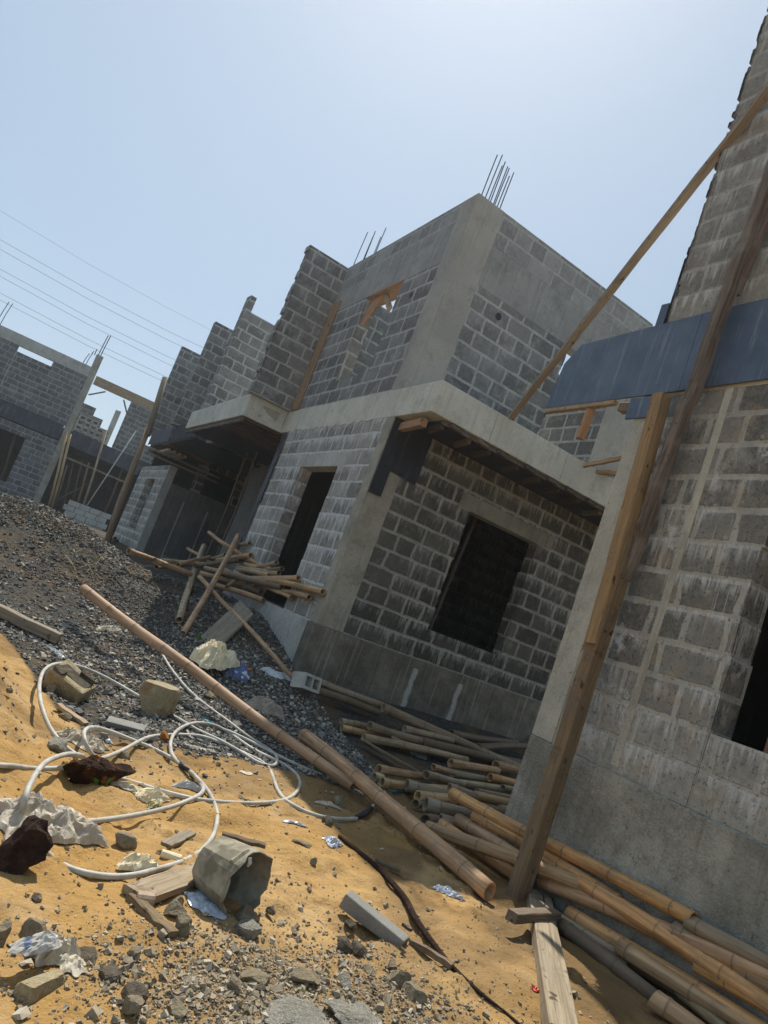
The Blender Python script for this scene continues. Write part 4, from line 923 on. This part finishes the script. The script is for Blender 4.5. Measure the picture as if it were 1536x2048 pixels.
gstick('plank_piece', M_wood, (116, 1410), .04, (172, 1448), .03, .06, .025, 'tan splintered board among the rubble inside the left hose loop', 'plank')
gstick('wood_splinter', M_woodd, (806, 1847), .01, (822, 1862), .01, .02, .015, 'tiny dark splinter on bright sand near the thin block offcut', 'wood splinter')
gstick('split_bamboo_slat', M_woodg, (722, 1478), .10, (840, 1545), .05, .05, .02, 'grey split bamboo slat lying across the gravel end of the stack, upper', 'slat', colr=(1.1, 1.0, .85))
gstick('split_bamboo_slat', M_woodg, (722, 1488), .05, (805, 1538), .04, .05, .02, 'dark split bamboo slat lying across the gravel end of the stack, lower', 'slat', colr=(.5, .45, .4))
gstick('offcut_board', M_woodg, (1005, 1705), .05, (1058, 1738), .03, .16, .02, 'shaded offcut board lying under the sunlit bamboo beside the prop', 'board', colr=(.9, .85, .7))
def cat_rom(P, n=8):
    P = [Vector(p) for p in P]; Q = [P[0] * 2 - P[1]] + P + [P[-1] * 2 - P[-2]]; out = []
    for i in range(1, len(Q) - 2):
        a_, b_, c_, d_ = Q[i - 1:i + 3]
        for k in range(n):
            t = k / n; out.append(.5 * ((2 * b_) + (c_ - a_) * t + (2 * a_ - 5 * b_ + 4 * c_ - d_) * t * t + (3 * b_ - a_ - 3 * c_ + d_) * t ** 3))
    return out + [P[-1]]
st_ = cat_rom([spot(x, y, .012) for x, y in ((678, 1672), (720, 1705), (765, 1745), (808, 1795), (830, 1836), (862, 1882), (905, 1935), (960, 1985), (1010, 2024), (1070, 2075))], 5)
m = MB(); m.tube(st_, [.006 + .012 * math.sin(PI * min(1, .15 + i / len(st_))) for i in range(len(st_))], 6); tag(m.build('rusty_strip', M_rust2, None, smooth=True), 'long curved rusty brown strip lying on the sand from shade to the bottom edge', 'metal strip')

# ------------------------------------------------------------------ hoses
hz = crop(0, 1260, .4297); hb = crop(600, 1340, .32552)
def hose(name, pts, label, r=.0138, cr=hz, parent=None):
    P = cat_rom([spot(*cr(x, y), r + h) for x, y, h in pts], 7)
    m = MB(); m.tube(P, r, 10); o = m.build(name, M_hose, parent, smooth=True)
    return tag(o, label, 'hose', 'white hoses tangled on the sand') if label else o
hose('hose', [(722, 55, .05), (750, 105, .01), (792, 175, .01), (842, 240, .01), (902, 302, .01), (980, 366, .01), (1062, 425, .01), (1150, 492, .015), (1232, 542, .015), (1280, 580, .015), (1289, 610, .015), (1268, 632, .01), (1205, 618, .01), (1125, 570, .01), (1020, 512, .02), (925, 468, .02), (860, 430, .02), (800, 396, .0), (720, 350, .0), (640, 305, .02), (560, 258, .03), (480, 215, .05), (400, 180, .06), (320, 157, .08), (250, 160, .09), (205, 188, .10), (184, 250, .09), (188, 330, .07), (208, 400, .05), (238, 465, .03), (290, 530, .02), (350, 578, .01), (390, 592, .03), (372, 582, .05), (320, 578, .08), (262, 592, .11), (205, 622, .14), (160, 680, .16), (126, 750, .15), (110, 820, .10), (112, 872, .03), (120, 905, .0)], 'white hose making the biggest left loop and a raised loop into the sack')
h2 = hose('hose', [(-420, 560, .0), (-230, 600, .0), (-40, 626, .0), (60, 634, .0), (150, 645, .0), (230, 645, .01), (300, 640, .02), (380, 624, .03), (460, 602, .03), (530, 578, .03), (590, 550, .03), (640, 522, .03), (690, 500, .03), (760, 489, .02), (860, 488, .01), (950, 498, .01), (1060, 540, .0), (1150, 580, .0), (1215, 612, .0), (1255, 650, .0), (1275, 700, .0), (1295, 750, .0), (1330, 793, .0), (1400, 835, .0), (1470, 862, .0), (1536, 875, .0), (1600, 880, .01), (1660, 878, .02)], 'white hose waving from the left edge to the black coupling by the big bamboo')
pc = [spot(712, 1636, .03), spot(728, 1628, .04), spot(742, 1616, .05)]
m = MB(); m.tube(pc, [.02, .024, .02], 10); o = m.build('coupling', M_black, h2, smooth=True)
m = MB(); m.tube([spot(738, 1618, .05), spot(752, 1608, .06)], .013, 10); o = m.build('nozzle', M_hose, h2, smooth=True)
m = MB(); m.tube([spot(703, 1645, .0), spot(722, 1634, .01), spot(742, 1620, .02)], .008, 6); o = m.build('tape_tail', M_black, h2, smooth=True)
h3 = hose('hose', [(545, 690, .0), (600, 703, .0), (660, 722, .0), (760, 752, .0), (880, 782, .01), (960, 794, .01), (1060, 803, .0), (1170, 806, .0), (1280, 800, .0), (1350, 780, .0), (1390, 740, .0), (1395, 705, .0), (1375, 668, .0), (1335, 635, .0), (1280, 605, .01), (1180, 556, .01), (1085, 492, .015), (1010, 448, .02), (930, 432, .03), (865, 444, .04), (815, 478, .04), (794, 525, .03), (798, 572, .02), (820, 606, .015), (850, 632, .015), (882, 658, .015), (920, 692, .01), (968, 750, .01), (1000, 815, .0), (1011, 880, .0), (990, 960, .0), (935, 1028, .0), (860, 1072, .0), (790, 1098, .0), (720, 1117, .01), (640, 1138, .01), (550, 1148, .0), (440, 1140, .0), (330, 1112, .0), (255, 1070, .0), (205, 1030, .02), (165, 990, .03), (120, 940, .02), (80, 900, .0)], 'white hose with a black joint, ringing the orange rock and sweeping past the bucket')
m = MB(); m.tube([spot(*hz(x, y), .03) for x, y in ((816, 602), (850, 632), (882, 658))], [.0155, .017, .0155], 10); m.build('joint', M_black, h3, smooth=True)
hose('hose', [(440, 592, .0), (412, 556, .04), (394, 510, .08), (392, 475, .09), (412, 456, .09), (450, 455, .08), (505, 470, .06), (565, 492, .04), (640, 522, .02), (720, 556, .0), (800, 598, .0), (870, 645, .0), (920, 695, .0), (945, 735, .01), (935, 762, .02), (890, 788, .02), (800, 822, .01), (660, 856, .01), (500, 882, .01), (330, 897, .02), (160, 906, .03), (60, 906, .02), (-40, 906, .0), (-240, 930, .0), (-430, 900, .0)], 'white hose with a small upright loop, leaving at left over the sack')
hose('hose', [(1005, 452, .0), (1080, 478, .03), (1200, 536, .02), (1300, 588, .01), (1400, 634, .0), (1536, 692, .0), (1610, 726, .0), (1690, 765, .0)], 'straight white hose length running right under the big loose bamboo')
hose('thin_pipe', [(-30, -110, .02), (20, -100, .03), (52, -88, .0)], 'thin whitish pipe lying at the left edge above the beam', r=.012, cr=crop(0, 1260, 1.0)) if False else None

# ------------------------------------------------------------------ rocks, blocks and rubble
def rock(name, mat, px, py, w, hgt, label, cat='rubble', seed=0, ang=1.0, sub=3, rz=None, l=None, sink=.2, h=0.0, blocky=0, parent=None):
    """w metres across; a cut-down convex lump"""
    rn = random.Random(seed * 31 + int(px) * 7 + int(py)); bm = bmesh.new(); bmesh.ops.create_icosphere(bm, subdivisions=sub, radius=1)
    pl = []
    for _ in range(15 if not blocky else 5):
        v = Vector((rn.gauss(0, 1), rn.gauss(0, 1), rn.gauss(0, 1))).normalized(); pl.append((v, rn.uniform(.42, .8)))
    if blocky:
        for ax in range(3):
            for s in (-1, 1):
                v = Vector((0, 0, 0)); v[ax] = s; pl.append((v, .62 + rn.uniform(-.05, .05)))
    off = Vector((rn.uniform(0, 50), rn.uniform(0, 50), 0))
    for v in bm.verts:
        p = v.co.copy()
        for (nn, d) in pl:
            k = p.dot(nn)
            if k > d: p -= nn * (k - d)
        q = float(fbm(p.x * 1.0 + off.x, p.y + off.y + p.z * .7, 3.4, 4)) * .13 * ang
        v.co = p * (1 + q)
    l = l or w * rn.uniform(.75, 1.15)
    rz = rn.uniform(0, PI) if rz is None else rz
    P = spot(px, py)
    for v in bm.verts:
        x, y, z = v.co.x * w / 1.5, v.co.y * l / 1.5, (v.co.z) * hgt / 1.5
        v.co = Vector((x * math.cos(rz) - y * math.sin(rz), x * math.sin(rz) + y * math.cos(rz), z + hgt * (.5 - sink)))
    me = bpy.data.meshes.new(name); bm.to_mesh(me); bm.free(); me.materials.append(mat)
    o = bpy.data.objects.new(name, me); COL.objects.link(o); o.location = P + Vector((0, 0, h))
    return tag(o, label, cat)
def slabby(name, mat, px, py, dims, rot, label, cat, h=0, jit=.012, bev=.008, sub=0):
    m = MB(); lx, ly, lz = dims; m.box(-lx / 2, lx / 2, -ly / 2, ly / 2, 0, lz, jit=jit)
    o = m.build(name, mat, None, loc=(0, 0, 0), bevel=bev); o.location = spot(px, py) + Vector((0, 0, h)); o.rotation_euler = rot; return tag(o, label, cat)

rock('broken_block', M_rocky, 303, 1428, .34, .33, 'sandy yellow block lump standing on the gravel edge in the middle of the left hoses', 'block', blocky=1, rz=.5, l=.27, sink=.12, ang=.35)
slabby('thin_slab', M_tile, 250, 1455, (.30, .15, .035), (.12, -.05, -.32), 'thin flat grey slab piece lying left of the sandy block lump', 'slab')
hbk = slabby('broken_block', M_rocky, 128, 1385, (.36, .22, .20), (.25, .3, -.7), 'big broken block with a slot in its top, inside the left hose loop', 'block', h=-.03, jit=.03, bev=.02)
m = MB(); hm = hbk.matrix_world
bpy.context.view_layer.update()
m.box(-.14, .14, -.04, .045, .196, .206, jit=.01); m.box(-.15, -.05, -.10, -.05, .195, .225, jit=.015); m.box(.0, .13, .07, .10, .195, .23, jit=.015)
o = m.build('slot', M_rockd, None, loc=(0, 0, 0)); o.parent = hbk  # dark plate on the top; its colour paints the slot's shade
hb_ = MB(); block_mesh(hb_, (0, 0, 0), .30, .18, .20, 0)
o = hb_.build('hollow_block', M_conc, None, loc=(0, 0, 0)); o.location = spot(592, 1385) + Vector((0, 0, .13)); o.rotation_euler = (PI / 2 - .25, .1, .35); tag(o, 'small pale hollow block on its side near the central house corner', 'block')
slabby('block_offcut', M_tile, 742, 1856, (.36, .085, .07), (.05, .12, -.95), 'long thin block offcut lying on bright sand at the bottom middle', 'block', jit=.008)
rows = [
 ('stone', M_rock, 245, 1697, .15, .12, 'dark pointed stone on open sand below the tangled hoses'),
 ('stone', M_rock, 127, 1440, .13, .10, 'grey stone under the splintered board inside the left hose loop'),
 ('stone', M_rock, 138, 1478, .17, .10, 'flat greyish stone low inside the left hose loop'),
 ('stone', M_rockw, 112, 1502, .20, .12, 'pale crumbly concrete lump left of the flat stone by the hoses'),
 ('stone', M_rock, 98, 1385, .14, .10, 'reddish grey stone under the slotted broken block'),
 ('stone', M_rock, 418, 1396, .19, .13, 'rounded grey stone on the gravel below the cream bag'),
 ('rock', M_rocko, 324, 1486, .14, .13, 'bright orange rock beside the ring of hose'),
 ('stone', M_rock, 245, 1520, .13, .09, 'grey green stone behind the burnt rusty chunk'),
 ('stone', M_rockd, 652, 1652, .13, .10, 'dark stone on shaded sand below the black coupling'),
 ('stone', M_rock, 675, 1612, .17, .10, 'brown block chip left of the black coupling'),
 ('stone', M_rock, 602, 1692, .18, .06, 'flat grey stone half buried at the shade line'),
 ('stone', M_rock, 625, 1729, .07, .06, 'small dark stone alone on bright sand right of the bucket'),
 ('stone', M_rock, 348, 1832, .14, .09, 'grey brown stone below the split stick, upper of the cluster'),
 ('stone', M_rock, 360, 1868, .11, .10, 'pointed stone below the split stick, lower of the cluster'),
 ('stone', M_rock, 350, 1812, .09, .06, 'dark small stone left of the silver sachet'),
 ('stone', M_rock, 485, 1840, .16, .10, 'grey stone tucked under the bucket'),
 ('stone', M_rockw, 498, 1868, .16, .10, 'pale grey stone in front of the bucket'),
 ('stone', M_rockd, 540, 1824, .07, .05, 'tiny dark stone right of the bucket mouth'),
 ('stone', M_rock, 58, 1872, .12, .10, 'dark lone stone at the left edge of the foreground'),
 ('stone', M_rock, 55, 1910, .12, .08, 'rounded stone below the dark lone one at left'),
 ('stone', M_rockd, 165, 1916, .15, .05, 'dark flat stone right of the torn paper at left'),
 ('stone', M_rock, -4, 1885, .12, .12, 'grey stone cut by the left picture edge'),
 ('stone', M_rockd, 700, 1852, .12, .05, 'flat grey stone against the thin block offcut'),
 ('stone', M_rockd, 682, 1903, .13, .10, 'dark block half below the thin offcut, left piece'),
 ('stone', M_rockd, 716, 1910, .12, .09, 'dark block half below the thin offcut, right piece'),
 ('stone', M_rock, 782, 1942, .10, .07, 'dark stone above the greenish block pair'),
 ('stone', M_rock, 795, 1965, .15, .09, 'greenish grey block lump, upper of a pair at the bottom'),
 ('stone', M_rock, 828, 2000, .15, .10, 'greenish grey block lump, lower of a pair at the bottom'),
 ('stone', M_rockw, 690, 1970, .10, .06, 'pale stone right of the white cement lump'),
 ('stone', M_rock, 612, 1962, .17, .07, 'sandy flat stone just above the white cement lump'),
 ('stone', M_rock, 512, 1968, .16, .08, 'sandy flat stone among the chips at the bottom'),
 ('stone', M_rock, 465, 1985, .10, .08, 'angular stone left of the white cement lump'),
 ('stone', M_rockd, 520, 1990, .08, .07, 'dark angular stone touching the white cement lump'),
 ('stone', M_rockd, 270, 2000, .12, .07, 'dark stone among the chips at the bottom left'),
 ('stone', M_rock, 262, 2022, .11, .09, 'brownish stone at the bottom edge left of the chips'),
 ('stone', M_rock, 350, 2035, .13, .07, 'pale brown stone cut by the bottom edge'),
 ('stone', M_rockd, 210, 1955, .12, .06, 'dark stone between the half buried block and the chips'),
 ('stone', M_rock, 805, 1905, .05, .04, 'small stone by the wood splinter'),
 ('stone', M_rock, 270, 1915, .07, .05, 'small dark stone at the top of the chip patch'),
 ('stone', M_rock, 70, 1800, .06, .05, 'small stone on the left sand below the sack'),
 ('stone', M_rock, 18, 1385, .07, .05, 'small round stone alone on the left sand bank'),
 ('stone', M_rock, 735, 1945, .09, .05, 'pale brown stone between the dark halves and the greenish pair'),
]
for i, (nm, mt, px, py, w, hh, lab) in enumerate(rows): rock(nm, mt, px, py, w * .62, hh * .75, lab, 'stone', seed=i)
rock('half_buried_block', M_rocky, 70, 1990, .17, .10, 'sandy block half buried at the bottom left under torn paper', 'block', blocky=1, rz=.9, l=.11, sink=.35, ang=.3).color = (1, 1, 1, 1)
rock('cement_lump', M_rockw, 600, 2046, .30, .085, 'white crusty dried cement lump at the bottom edge, larger left one', 'cement lump', sub=5, ang=2.4, sink=.35)
rock('cement_lump', M_rockw, 722, 2054, .19, .065, 'white crusty dried cement lump at the bottom edge, smaller right one', 'cement lump', sub=5, ang=2.4, sink=.35)
rock('burnt_chunk', M_rust, 195, 1566, .32, .15, 'burnt black and orange rusty chunk among the hoses', 'rusty chunk', rz=.25, l=.20, sink=.1, ang=2.6, sub=4)
rock('rusty_lump', M_rust2, 28, 1735, .165, .20, 'dark brown rusty lump in front of the woven sack at the left edge', 'rusty lump', rz=.2, l=.15, sink=.12, ang=3.2)
rock('stump', M_rock, 1075, 1500, .30, .3, 'pale rounded block leaning in the dark behind the near house corner', 'stone', blocky=1)
# small loose stones, each a thing
ns = 0
proto = None

# ------------------------------------------------------------------ bags, bucket, litter
def crumple(name, mat, px, py, w, l, hgt, label, cat, rz=0, seed=1, n=26, amp=1.0, h=.0, group=None, edge=1.0):
    rn = np.random.default_rng(seed); u, v = np.meshgrid(np.linspace(-1, 1, n), np.linspace(-1, 1, n)); u = u.ravel(); v = v.ravel()
    rr = np.sqrt(u ** 2 + v ** 2); th = np.arctan2(v, u)
    sq = np.maximum(np.abs(u), np.abs(v)); k = sq / np.maximum(rr, 1e-6) * .55 + .45
    rim = 1 + .16 * np.sin(th * 3 + seed) + .1 * np.sin(th * 7 + 2 * seed)
    x = u * k * rim * w / 2; y = v * k * rim * l / 2
    rid = 1 - np.abs(fbm(u * 1.5 + seed * 3.1, v * 1.5, 1.6, 4, seed)) * 2.6
    dome = np.clip(1 - sq ** 2.4 * edge, 0, 1) ** .6
    z = hgt * dome * (.55 + .45 * np.clip(rid, 0, 1) * amp + .35 * fbm(u + seed, v, 2.2, 2, seed + 5))
    x = x + .06 * w * fbm(u * 2 + 9, v * 2, 2.1, 3, seed + 8); y = y + .06 * l * fbm(u * 2, v * 2 + 4, 2.1, 3, seed + 9)
    P = spot(px, py); c, s = math.cos(rz), math.sin(rz)
    X = x * c - y * s; Yy = x * s + y * c
    Zg = ground(P.x + X, P.y + Yy) - P.z
    Vv = np.stack([X, Yy, np.maximum(z, .006) + Zg + h], 1)
    ii = np.arange(n * n).reshape(n, n); Qd = np.stack([ii[:-1, :-1].ravel(), ii[:-1, 1:].ravel(), ii[1:, 1:].ravel(), ii[1:, :-1].ravel()], 1)
    o = raw_mesh(name, Vv, Qd, mat, False); o.location = P
    sm = o.modifiers.new('thick', 'SOLIDIFY'); sm.thickness = .003; sm.offset = -1
    return tag(o, label, cat, group)
crumple('woven_sack', M_sack, 82, 1668, .46, .36, .13, 'crumpled white woven sack at the left edge under the hoses', 'sack', .5, 3, 44, .8)
crumple('sack_flap', M_yellow, 166, 1662, .13, .10, .05, 'small yellow green wrapper tucked against the woven sack', 'wrapper', .2, 8, 16)
crumple('cement_bag', M_bag, 420, 1338, .58, .44, .20, 'crumpled cream paper cement bag draped on the loose pinkish bamboo', 'paper bag', .9, 5, 40, 1.0, h=.10)
crumple('plastic_bag', M_blue, 474, 1352, .30, .26, .13, 'torn blue and white printed plastic bag beside the cream bag', 'plastic bag', .4, 6, 26)
crumple('cement_bag', M_grbag, 528, 1420, .42, .26, .13, 'grey stained paper bag lying right of the loose pinkish bamboo', 'paper bag', -.5, 9, 28)
crumple('plastic_sheet', M_clear, 553, 1352, .40, .16, .05, 'dull whitish plastic sheet on the gravel near the central corner', 'plastic sheet', -.2, 12, 22)
crumple('wrapper', M_orng, 492, 1338, .14, .05, .02, 'bright orange wrapper strip on the gravel', 'wrapper', -.2, 13, 12)
crumple('rag', M_bag, 295, 1592, .26, .12, .05, 'folded beige cloth lying under the lower hose near the middle', 'cloth', .2, 14, 22)
crumple('wrapper', M_yellow, 315, 1606, .12, .06, .03, 'green yellow wrapper beside the folded beige cloth', 'wrapper', .1, 15, 14)
crumple('plastic_bottle', M_clear, 372, 1580, .20, .07, .05, 'flattened clear plastic bottle by the hose crossing', 'bottle', .1, 16, 18)
crumple('tape_knot', M_bag, 272, 1742, .20, .09, .06, 'beige rag knotted round the hose above the bleached plank', 'cloth', .4, 17, 20, h=.015)
crumple('sachet', M_silver, 410, 1812, .15, .20, .03, 'shiny silver water sachet lying left of the bucket foot', 'sachet', .3, 18, 18)
crumple('sachet', M_silver, 886, 1782, .13, .07, .03, 'silver sachet on sand below the big loose bamboo end, left one', 'sachet', -.3, 19, 16)
crumple('sachet', M_silver, 908, 1794, .13, .05, .03, 'crushed dull sachet on sand below the big loose bamboo end, right one', 'sachet', -.4, 20, 16)
crumple('sachet', M_silver, 664, 1686, .12, .09, .03, 'bluish sachet on shaded sand at the top of the rusty strip', 'sachet', .2, 21, 16)
crumple('sachet', M_silver, 588, 1648, .16, .05, .02, 'dark bluish sachet at the shade line left of the flat stone', 'sachet', -.1, 22, 14)
crumple('paper_scrap', M_paper, 102, 1925, .15, .11, .06, 'torn dirty paper standing crumpled in the left foreground', 'paper', .6, 23, 18, 1.4)
crumple('printed_wrapper', M_print, 52, 1948, .17, .08, .035, 'printed wrapper lying on the half buried block at bottom left', 'wrapper', .5, 24, 16, h=.07)
crumple('paper_scrap', M_paper, 135, 1945, .10, .12, .03, 'brown torn paper strip right of the half buried block', 'paper', .1, 25, 16)
crumple('paper_scrap', M_paper, 165, 1488, .34, .22, .06, 'heap of whitish torn paper under the hoses at left', 'paper', .3, 26, 28, 1.6)
crumple('paper_scrap', M_paper, 245, 1580, .22, .10, .03, 'whitish shreds right of the burnt rusty chunk', 'paper', -.4, 27, 20, 1.6)
crumple('plastic_scrap', M_clear, 213, 1480, .06, .16, .02, 'pale bluish plastic strip standing by the flat slab', 'plastic scrap', .2, 28, 12)
crumple('plastic_scrap', M_clear, 287, 1492, .11, .06, .02, 'whitish scrap under the hose beside the orange rock', 'plastic scrap', -.4, 29, 12)
crumple('teal_scrap', M_teal, 412, 1443, .10, .05, .02, 'bright teal plastic scrap on the gravel', 'plastic scrap', -.2, 30, 10)
crumple('paper_scrap', M_paper, 400, 1502, .22, .07, .025, 'beige paper strip inside the ring of hose', 'paper', -.2, 31, 16)
crumple('paper_scrap', M_paper, 492, 1550, .10, .06, .01, 'small pale paper flat on sand near the shade line', 'paper', .2, 32, 10)
crumple('paper_scrap', M_paper, 262, 1516, .05, .04, .012, 'tiny whitish square of paper on sand by the hoses', 'paper', .6, 33, 8)
crumple('wrapper', M_paper, 655, 1612, .20, .05, .03, 'rolled pale wrapper left of the brown block chip', 'wrapper', -.5, 34, 14)
crumple('paper_scrap', M_paper, 218, 1262, .30, .14, .05, 'pale straw coloured paper bits on the gravel above the slope', 'paper', .3, 35, 16, 1.5)
crumple('paper_scrap', M_clear, 112, 1308, .26, .07, .03, 'whitish plastic shred at the gravel edge below the beam', 'plastic scrap', -.7, 36, 14)
crumple('plastic_sheet', M_tile, 838, 1512, .26, .14, .05, 'bluish grey sheet piece between bamboo in the stack', 'sheet', .3, 37, 14)
crumple('plastic_scrap', M_teal, 800, 1588, .26, .04, .02, 'shaded bluish plastic strip in front of the bamboo stack', 'plastic scrap', .1, 38, 12)
crumple('red_cap', M_red, 1067, 1992, .04, .035, .02, 'small red cap beside the cracked timber', 'cap', 0, 39, 8)
m = MB(); pc = spot(292, 1800, .03); dr = Vector((.8, -.2, .1)).normalized(); m.tube([pc - dr * .04, pc - dr * .036, pc + dr * .03, pc + dr * .034], [.026, .031, .031, .027], 14)
tag(m.build('can', M_can, None, smooth=False), 'small rusty can lying below the bleached plank piece', 'can')
m = MB(); pc = spot(340, 1713, .022); dr = Vector((.75, -.3, -.05)).normalized(); m.tube([pc - dr * .045, pc + dr * .05], [.018, .025], 12)
tag(m.build('paper_cup', M_bag, None), 'small cream paper tube lying between the wood chip and the hose', 'paper tube')

# crusted bucket lying on its side, mouth to the right front
bk = empty('cement_bucket', spot(480, 1800), 'crushed cement crusted bucket lying on its side in the foreground', 'bucket')
rn = random.Random(5); mouth = spot(498, 1772, .130); back = spot(425, 1722, .115)
axis_ = (Vector((mouth.x - .02, mouth.y - .06, mouth.z)) - Vector((mouth.x - .15, mouth.y + .20, mouth.z - .015))).normalized()
cen = mouth.copy(); nseg = 28
sd = axis_.cross(Vector((0, 0, 1))).normalized(); up_ = sd.cross(axis_)
fac = [math.cos(PI / 7) / math.cos(((2 * PI * i / nseg + .3) % (2 * PI / 7)) - PI / 7) * 1.07 + rn.uniform(-.03, .03) for i in range(nseg)]
def ringat(d, r, k=1.0, sh=0):
    return [cen - axis_ * (d + (sh * rn.uniform(-.012, .02))) + (sd * math.cos(2 * PI * i / nseg) + up_ * math.sin(2 * PI * i / nseg)) * r * (1 + (fac[i] - 1) * k) * (1 + rn.uniform(-.012, .012)) for i in range(nseg)]
RO = .143
prof = [(.0, RO, 1.0, 1), (.012, RO * 1.03, 1.0, 0), (.06, RO * .99, .9, 0), (.12, RO * .95, .8, 0), (.18, RO * .90, .7, 0), (.235, RO * .84, .6, 0), (.25, RO * .74, .5, 0)]
inner = [(.235, RO * .68, .5, 0), (.22, RO * .78, .6, 0), (.12, RO * .90, .8, 0), (.06, RO * .94, .9, 0), (.002, RO * .965, 1.0, 1)]
rings = [ringat(*q) for q in prof]; vs = [q for r_ in rings for q in r_]
m = MB(); fs = [(k * nseg + i, (k + 1) * nseg + i, (k + 1) * nseg + (i + 1) % nseg, k * nseg + (i + 1) % nseg) for k in range(len(rings) - 1) for i in range(nseg)]
fs.append(tuple((len(rings) - 1) * nseg + i for i in range(nseg)))
m.add(vs, fs)
ir = [ringat(*q) for q in inner]; b0 = len(vs)
vs2 = [q for r_ in ir for q in r_]
m.add(vs2, [(k * nseg + i, (k + 1) * nseg + i, (k + 1) * nseg + (i + 1) % nseg, k * nseg + (i + 1) % nseg) for k in range(len(ir) - 1) for i in range(nseg)] + [tuple(i for i in range(nseg))[::-1]])
L5 = (len(ir) - 1) * nseg
m.f += [(b0 + L5 + i, i, (i + 1) % nseg, b0 + L5 + (i + 1) % nseg) for i in range(nseg)]
m.build('shell', M_buck, bk)
m = MB(); t0 = ringat(.03, RO * 1.0, 1.0)[3:7]; m.tube([p - axis_ * .01 for p in t0], .012, 6); m.build('crust_ridge', M_buck, bk)
m = MB(); pr = ringat(.0, RO * .99)[5]; m.tube([pr + axis_ * .004, pr + axis_ * .012 - up_ * .02, pr + axis_ * .006 - up_ * .035], [.008, .009, .006], 7); m.build('handle_lug', M_hose, bk)

# weeds and straw
def weed(px, py, n, hh, label, mat=M_leaf, spread=.12, cat='weed'):
    m = MB(); P = spot(px, py)
    for i in range(n):
        a_ = random.uniform(0, 2 * PI); r_ = random.uniform(0, spread); x, y = P.x + r_ * math.cos(a_), P.y + r_ * math.sin(a_); z = float(ground(x, y))
        L_ = hh * random.uniform(.5, 1.1); dx, dy = random.uniform(-.6, .6) * L_, random.uniform(-.6, .6) * L_; w = .006 + .012 * random.random()
        m.add([(x - w * .4, y, z - .01), (x + w * .4, y, z - .01), (x + dx * .5 + w, y + dy * .5, z + L_ * .6), (x + dx * .5 - w, y + dy * .5, z + L_ * .6), (x + dx, y + dy, z + L_ * .9)], [(0, 1, 2, 3), (3, 2, 4)])
    return tag(m.build('weed', mat, None), label, cat)
weed(72, 1004, 90, .12, 'bright green creeping weed on the crest of the gravel heap', spread=.45)
weed(640, 1545, 30, .10, 'small green weed by the left mouths of the bamboo stack', spread=.10)
weed(395, 1165, 50, .16, 'green weed growing between the bamboo and the gravel slope', spread=.3)
weed(410, 1282, 16, .10, 'little weed beside the wide grey board', spread=.1)
weed(200, 1572, 14, .08, 'tiny grass sprig below the burnt rusty chunk', spread=.05)
for i, (px, py) in enumerate(((180, 1120), (185, 1155), (285, 1135))):
    m = MB(); P = spot(px, py)
    for k in range(26):
        a_ = random.uniform(0, 2 * PI); c = Vector((P.x + random.gauss(0, .16), P.y + random.gauss(0, .16), 0)); c.z = float(ground(c.x, c.y)) + .03
        d = Vector((math.cos(a_), math.sin(a_), random.uniform(-.1, .5))) * random.uniform(.05, .16); m.tube([c - d, c + Vector((0, 0, .015)), c + d], .003, 4)
    tag(m.build('dry_straw', M_straw, None), 'dry straw tuft on the gravel heap, %s' % ('topmost of the left pair', 'lower of the left pair', 'near the right foot of the heap')[i], 'straw', kind='stuff')

# ------------------------------------------------------------------ haze added to imitate the glare veil
hm_ = bpy.data.materials.new('haze'); hm_.use_nodes = True; ht = hm_.node_tree; ht.nodes.remove(ht.nodes['Principled BSDF'])
pv = ht.nodes.new('ShaderNodeVolumePrincipled'); ht.links.new(pv.outputs[0], ht.nodes['Material Output'].inputs['Volume'])
pv.inputs['Color'].default_value = (.92, .96, 1, 1); pv.inputs['Density'].default_value = .0013; pv.inputs['Anisotropy'].default_value = .6
m = MB(); m.box(-160, 160, -70, 230, -4, 24); tag(m.build('haze', hm_, None), 'thin haze added over the whole site to imitate glare', 'haze', kind='stuff')
# ------------------------------------------------------------------ light and view
w = bpy.data.worlds.new('World'); SC.world = w; w.use_nodes = True
nt = w.node_tree; sky = nt.nodes.new('ShaderNodeTexSky'); sky.sky_type = 'NISHITA'; sky.sun_disc = False
el = math.asin(SUN.z); az = math.atan2(SUN.x, SUN.y)
sky.sun_elevation = el; sky.sun_rotation = az; sky.air_density = 1.0; sky.dust_density = 1.0; sky.ozone_density = 1.3; sky.altitude = 0
mx = nt.nodes.new('ShaderNodeMix'); mx.data_type = 'RGBA'; mx.inputs[0].default_value = .55
nt.links.new(sky.outputs[0], mx.inputs[6]); mx.inputs[7].default_value = (5.4, 7.1, 8.7, 1)     # dusty veil over the blue
nt.links.new(mx.outputs[2], nt.nodes['Background'].inputs[0]); nt.nodes['Background'].inputs[1].default_value = .088
sl = bpy.data.lights.new('sun', 'SUN'); sl.energy = 5.0; sl.angle = math.radians(.55); sl.color = (1.0, .94, .84)
so = bpy.data.objects.new('sun', sl); COL.objects.link(so); so.rotation_euler = (-SUN).to_track_quat('-Z', 'Y').to_euler()
SC.view_settings.view_transform = 'Standard'; SC.view_settings.look = 'None'; SC.view_settings.exposure = .12; SC.view_settings.gamma = 1; SC.view_settings.use_curve_mapping = False
SC.render.engine = 'CYCLES'; SC.cycles.max_bounces = 6
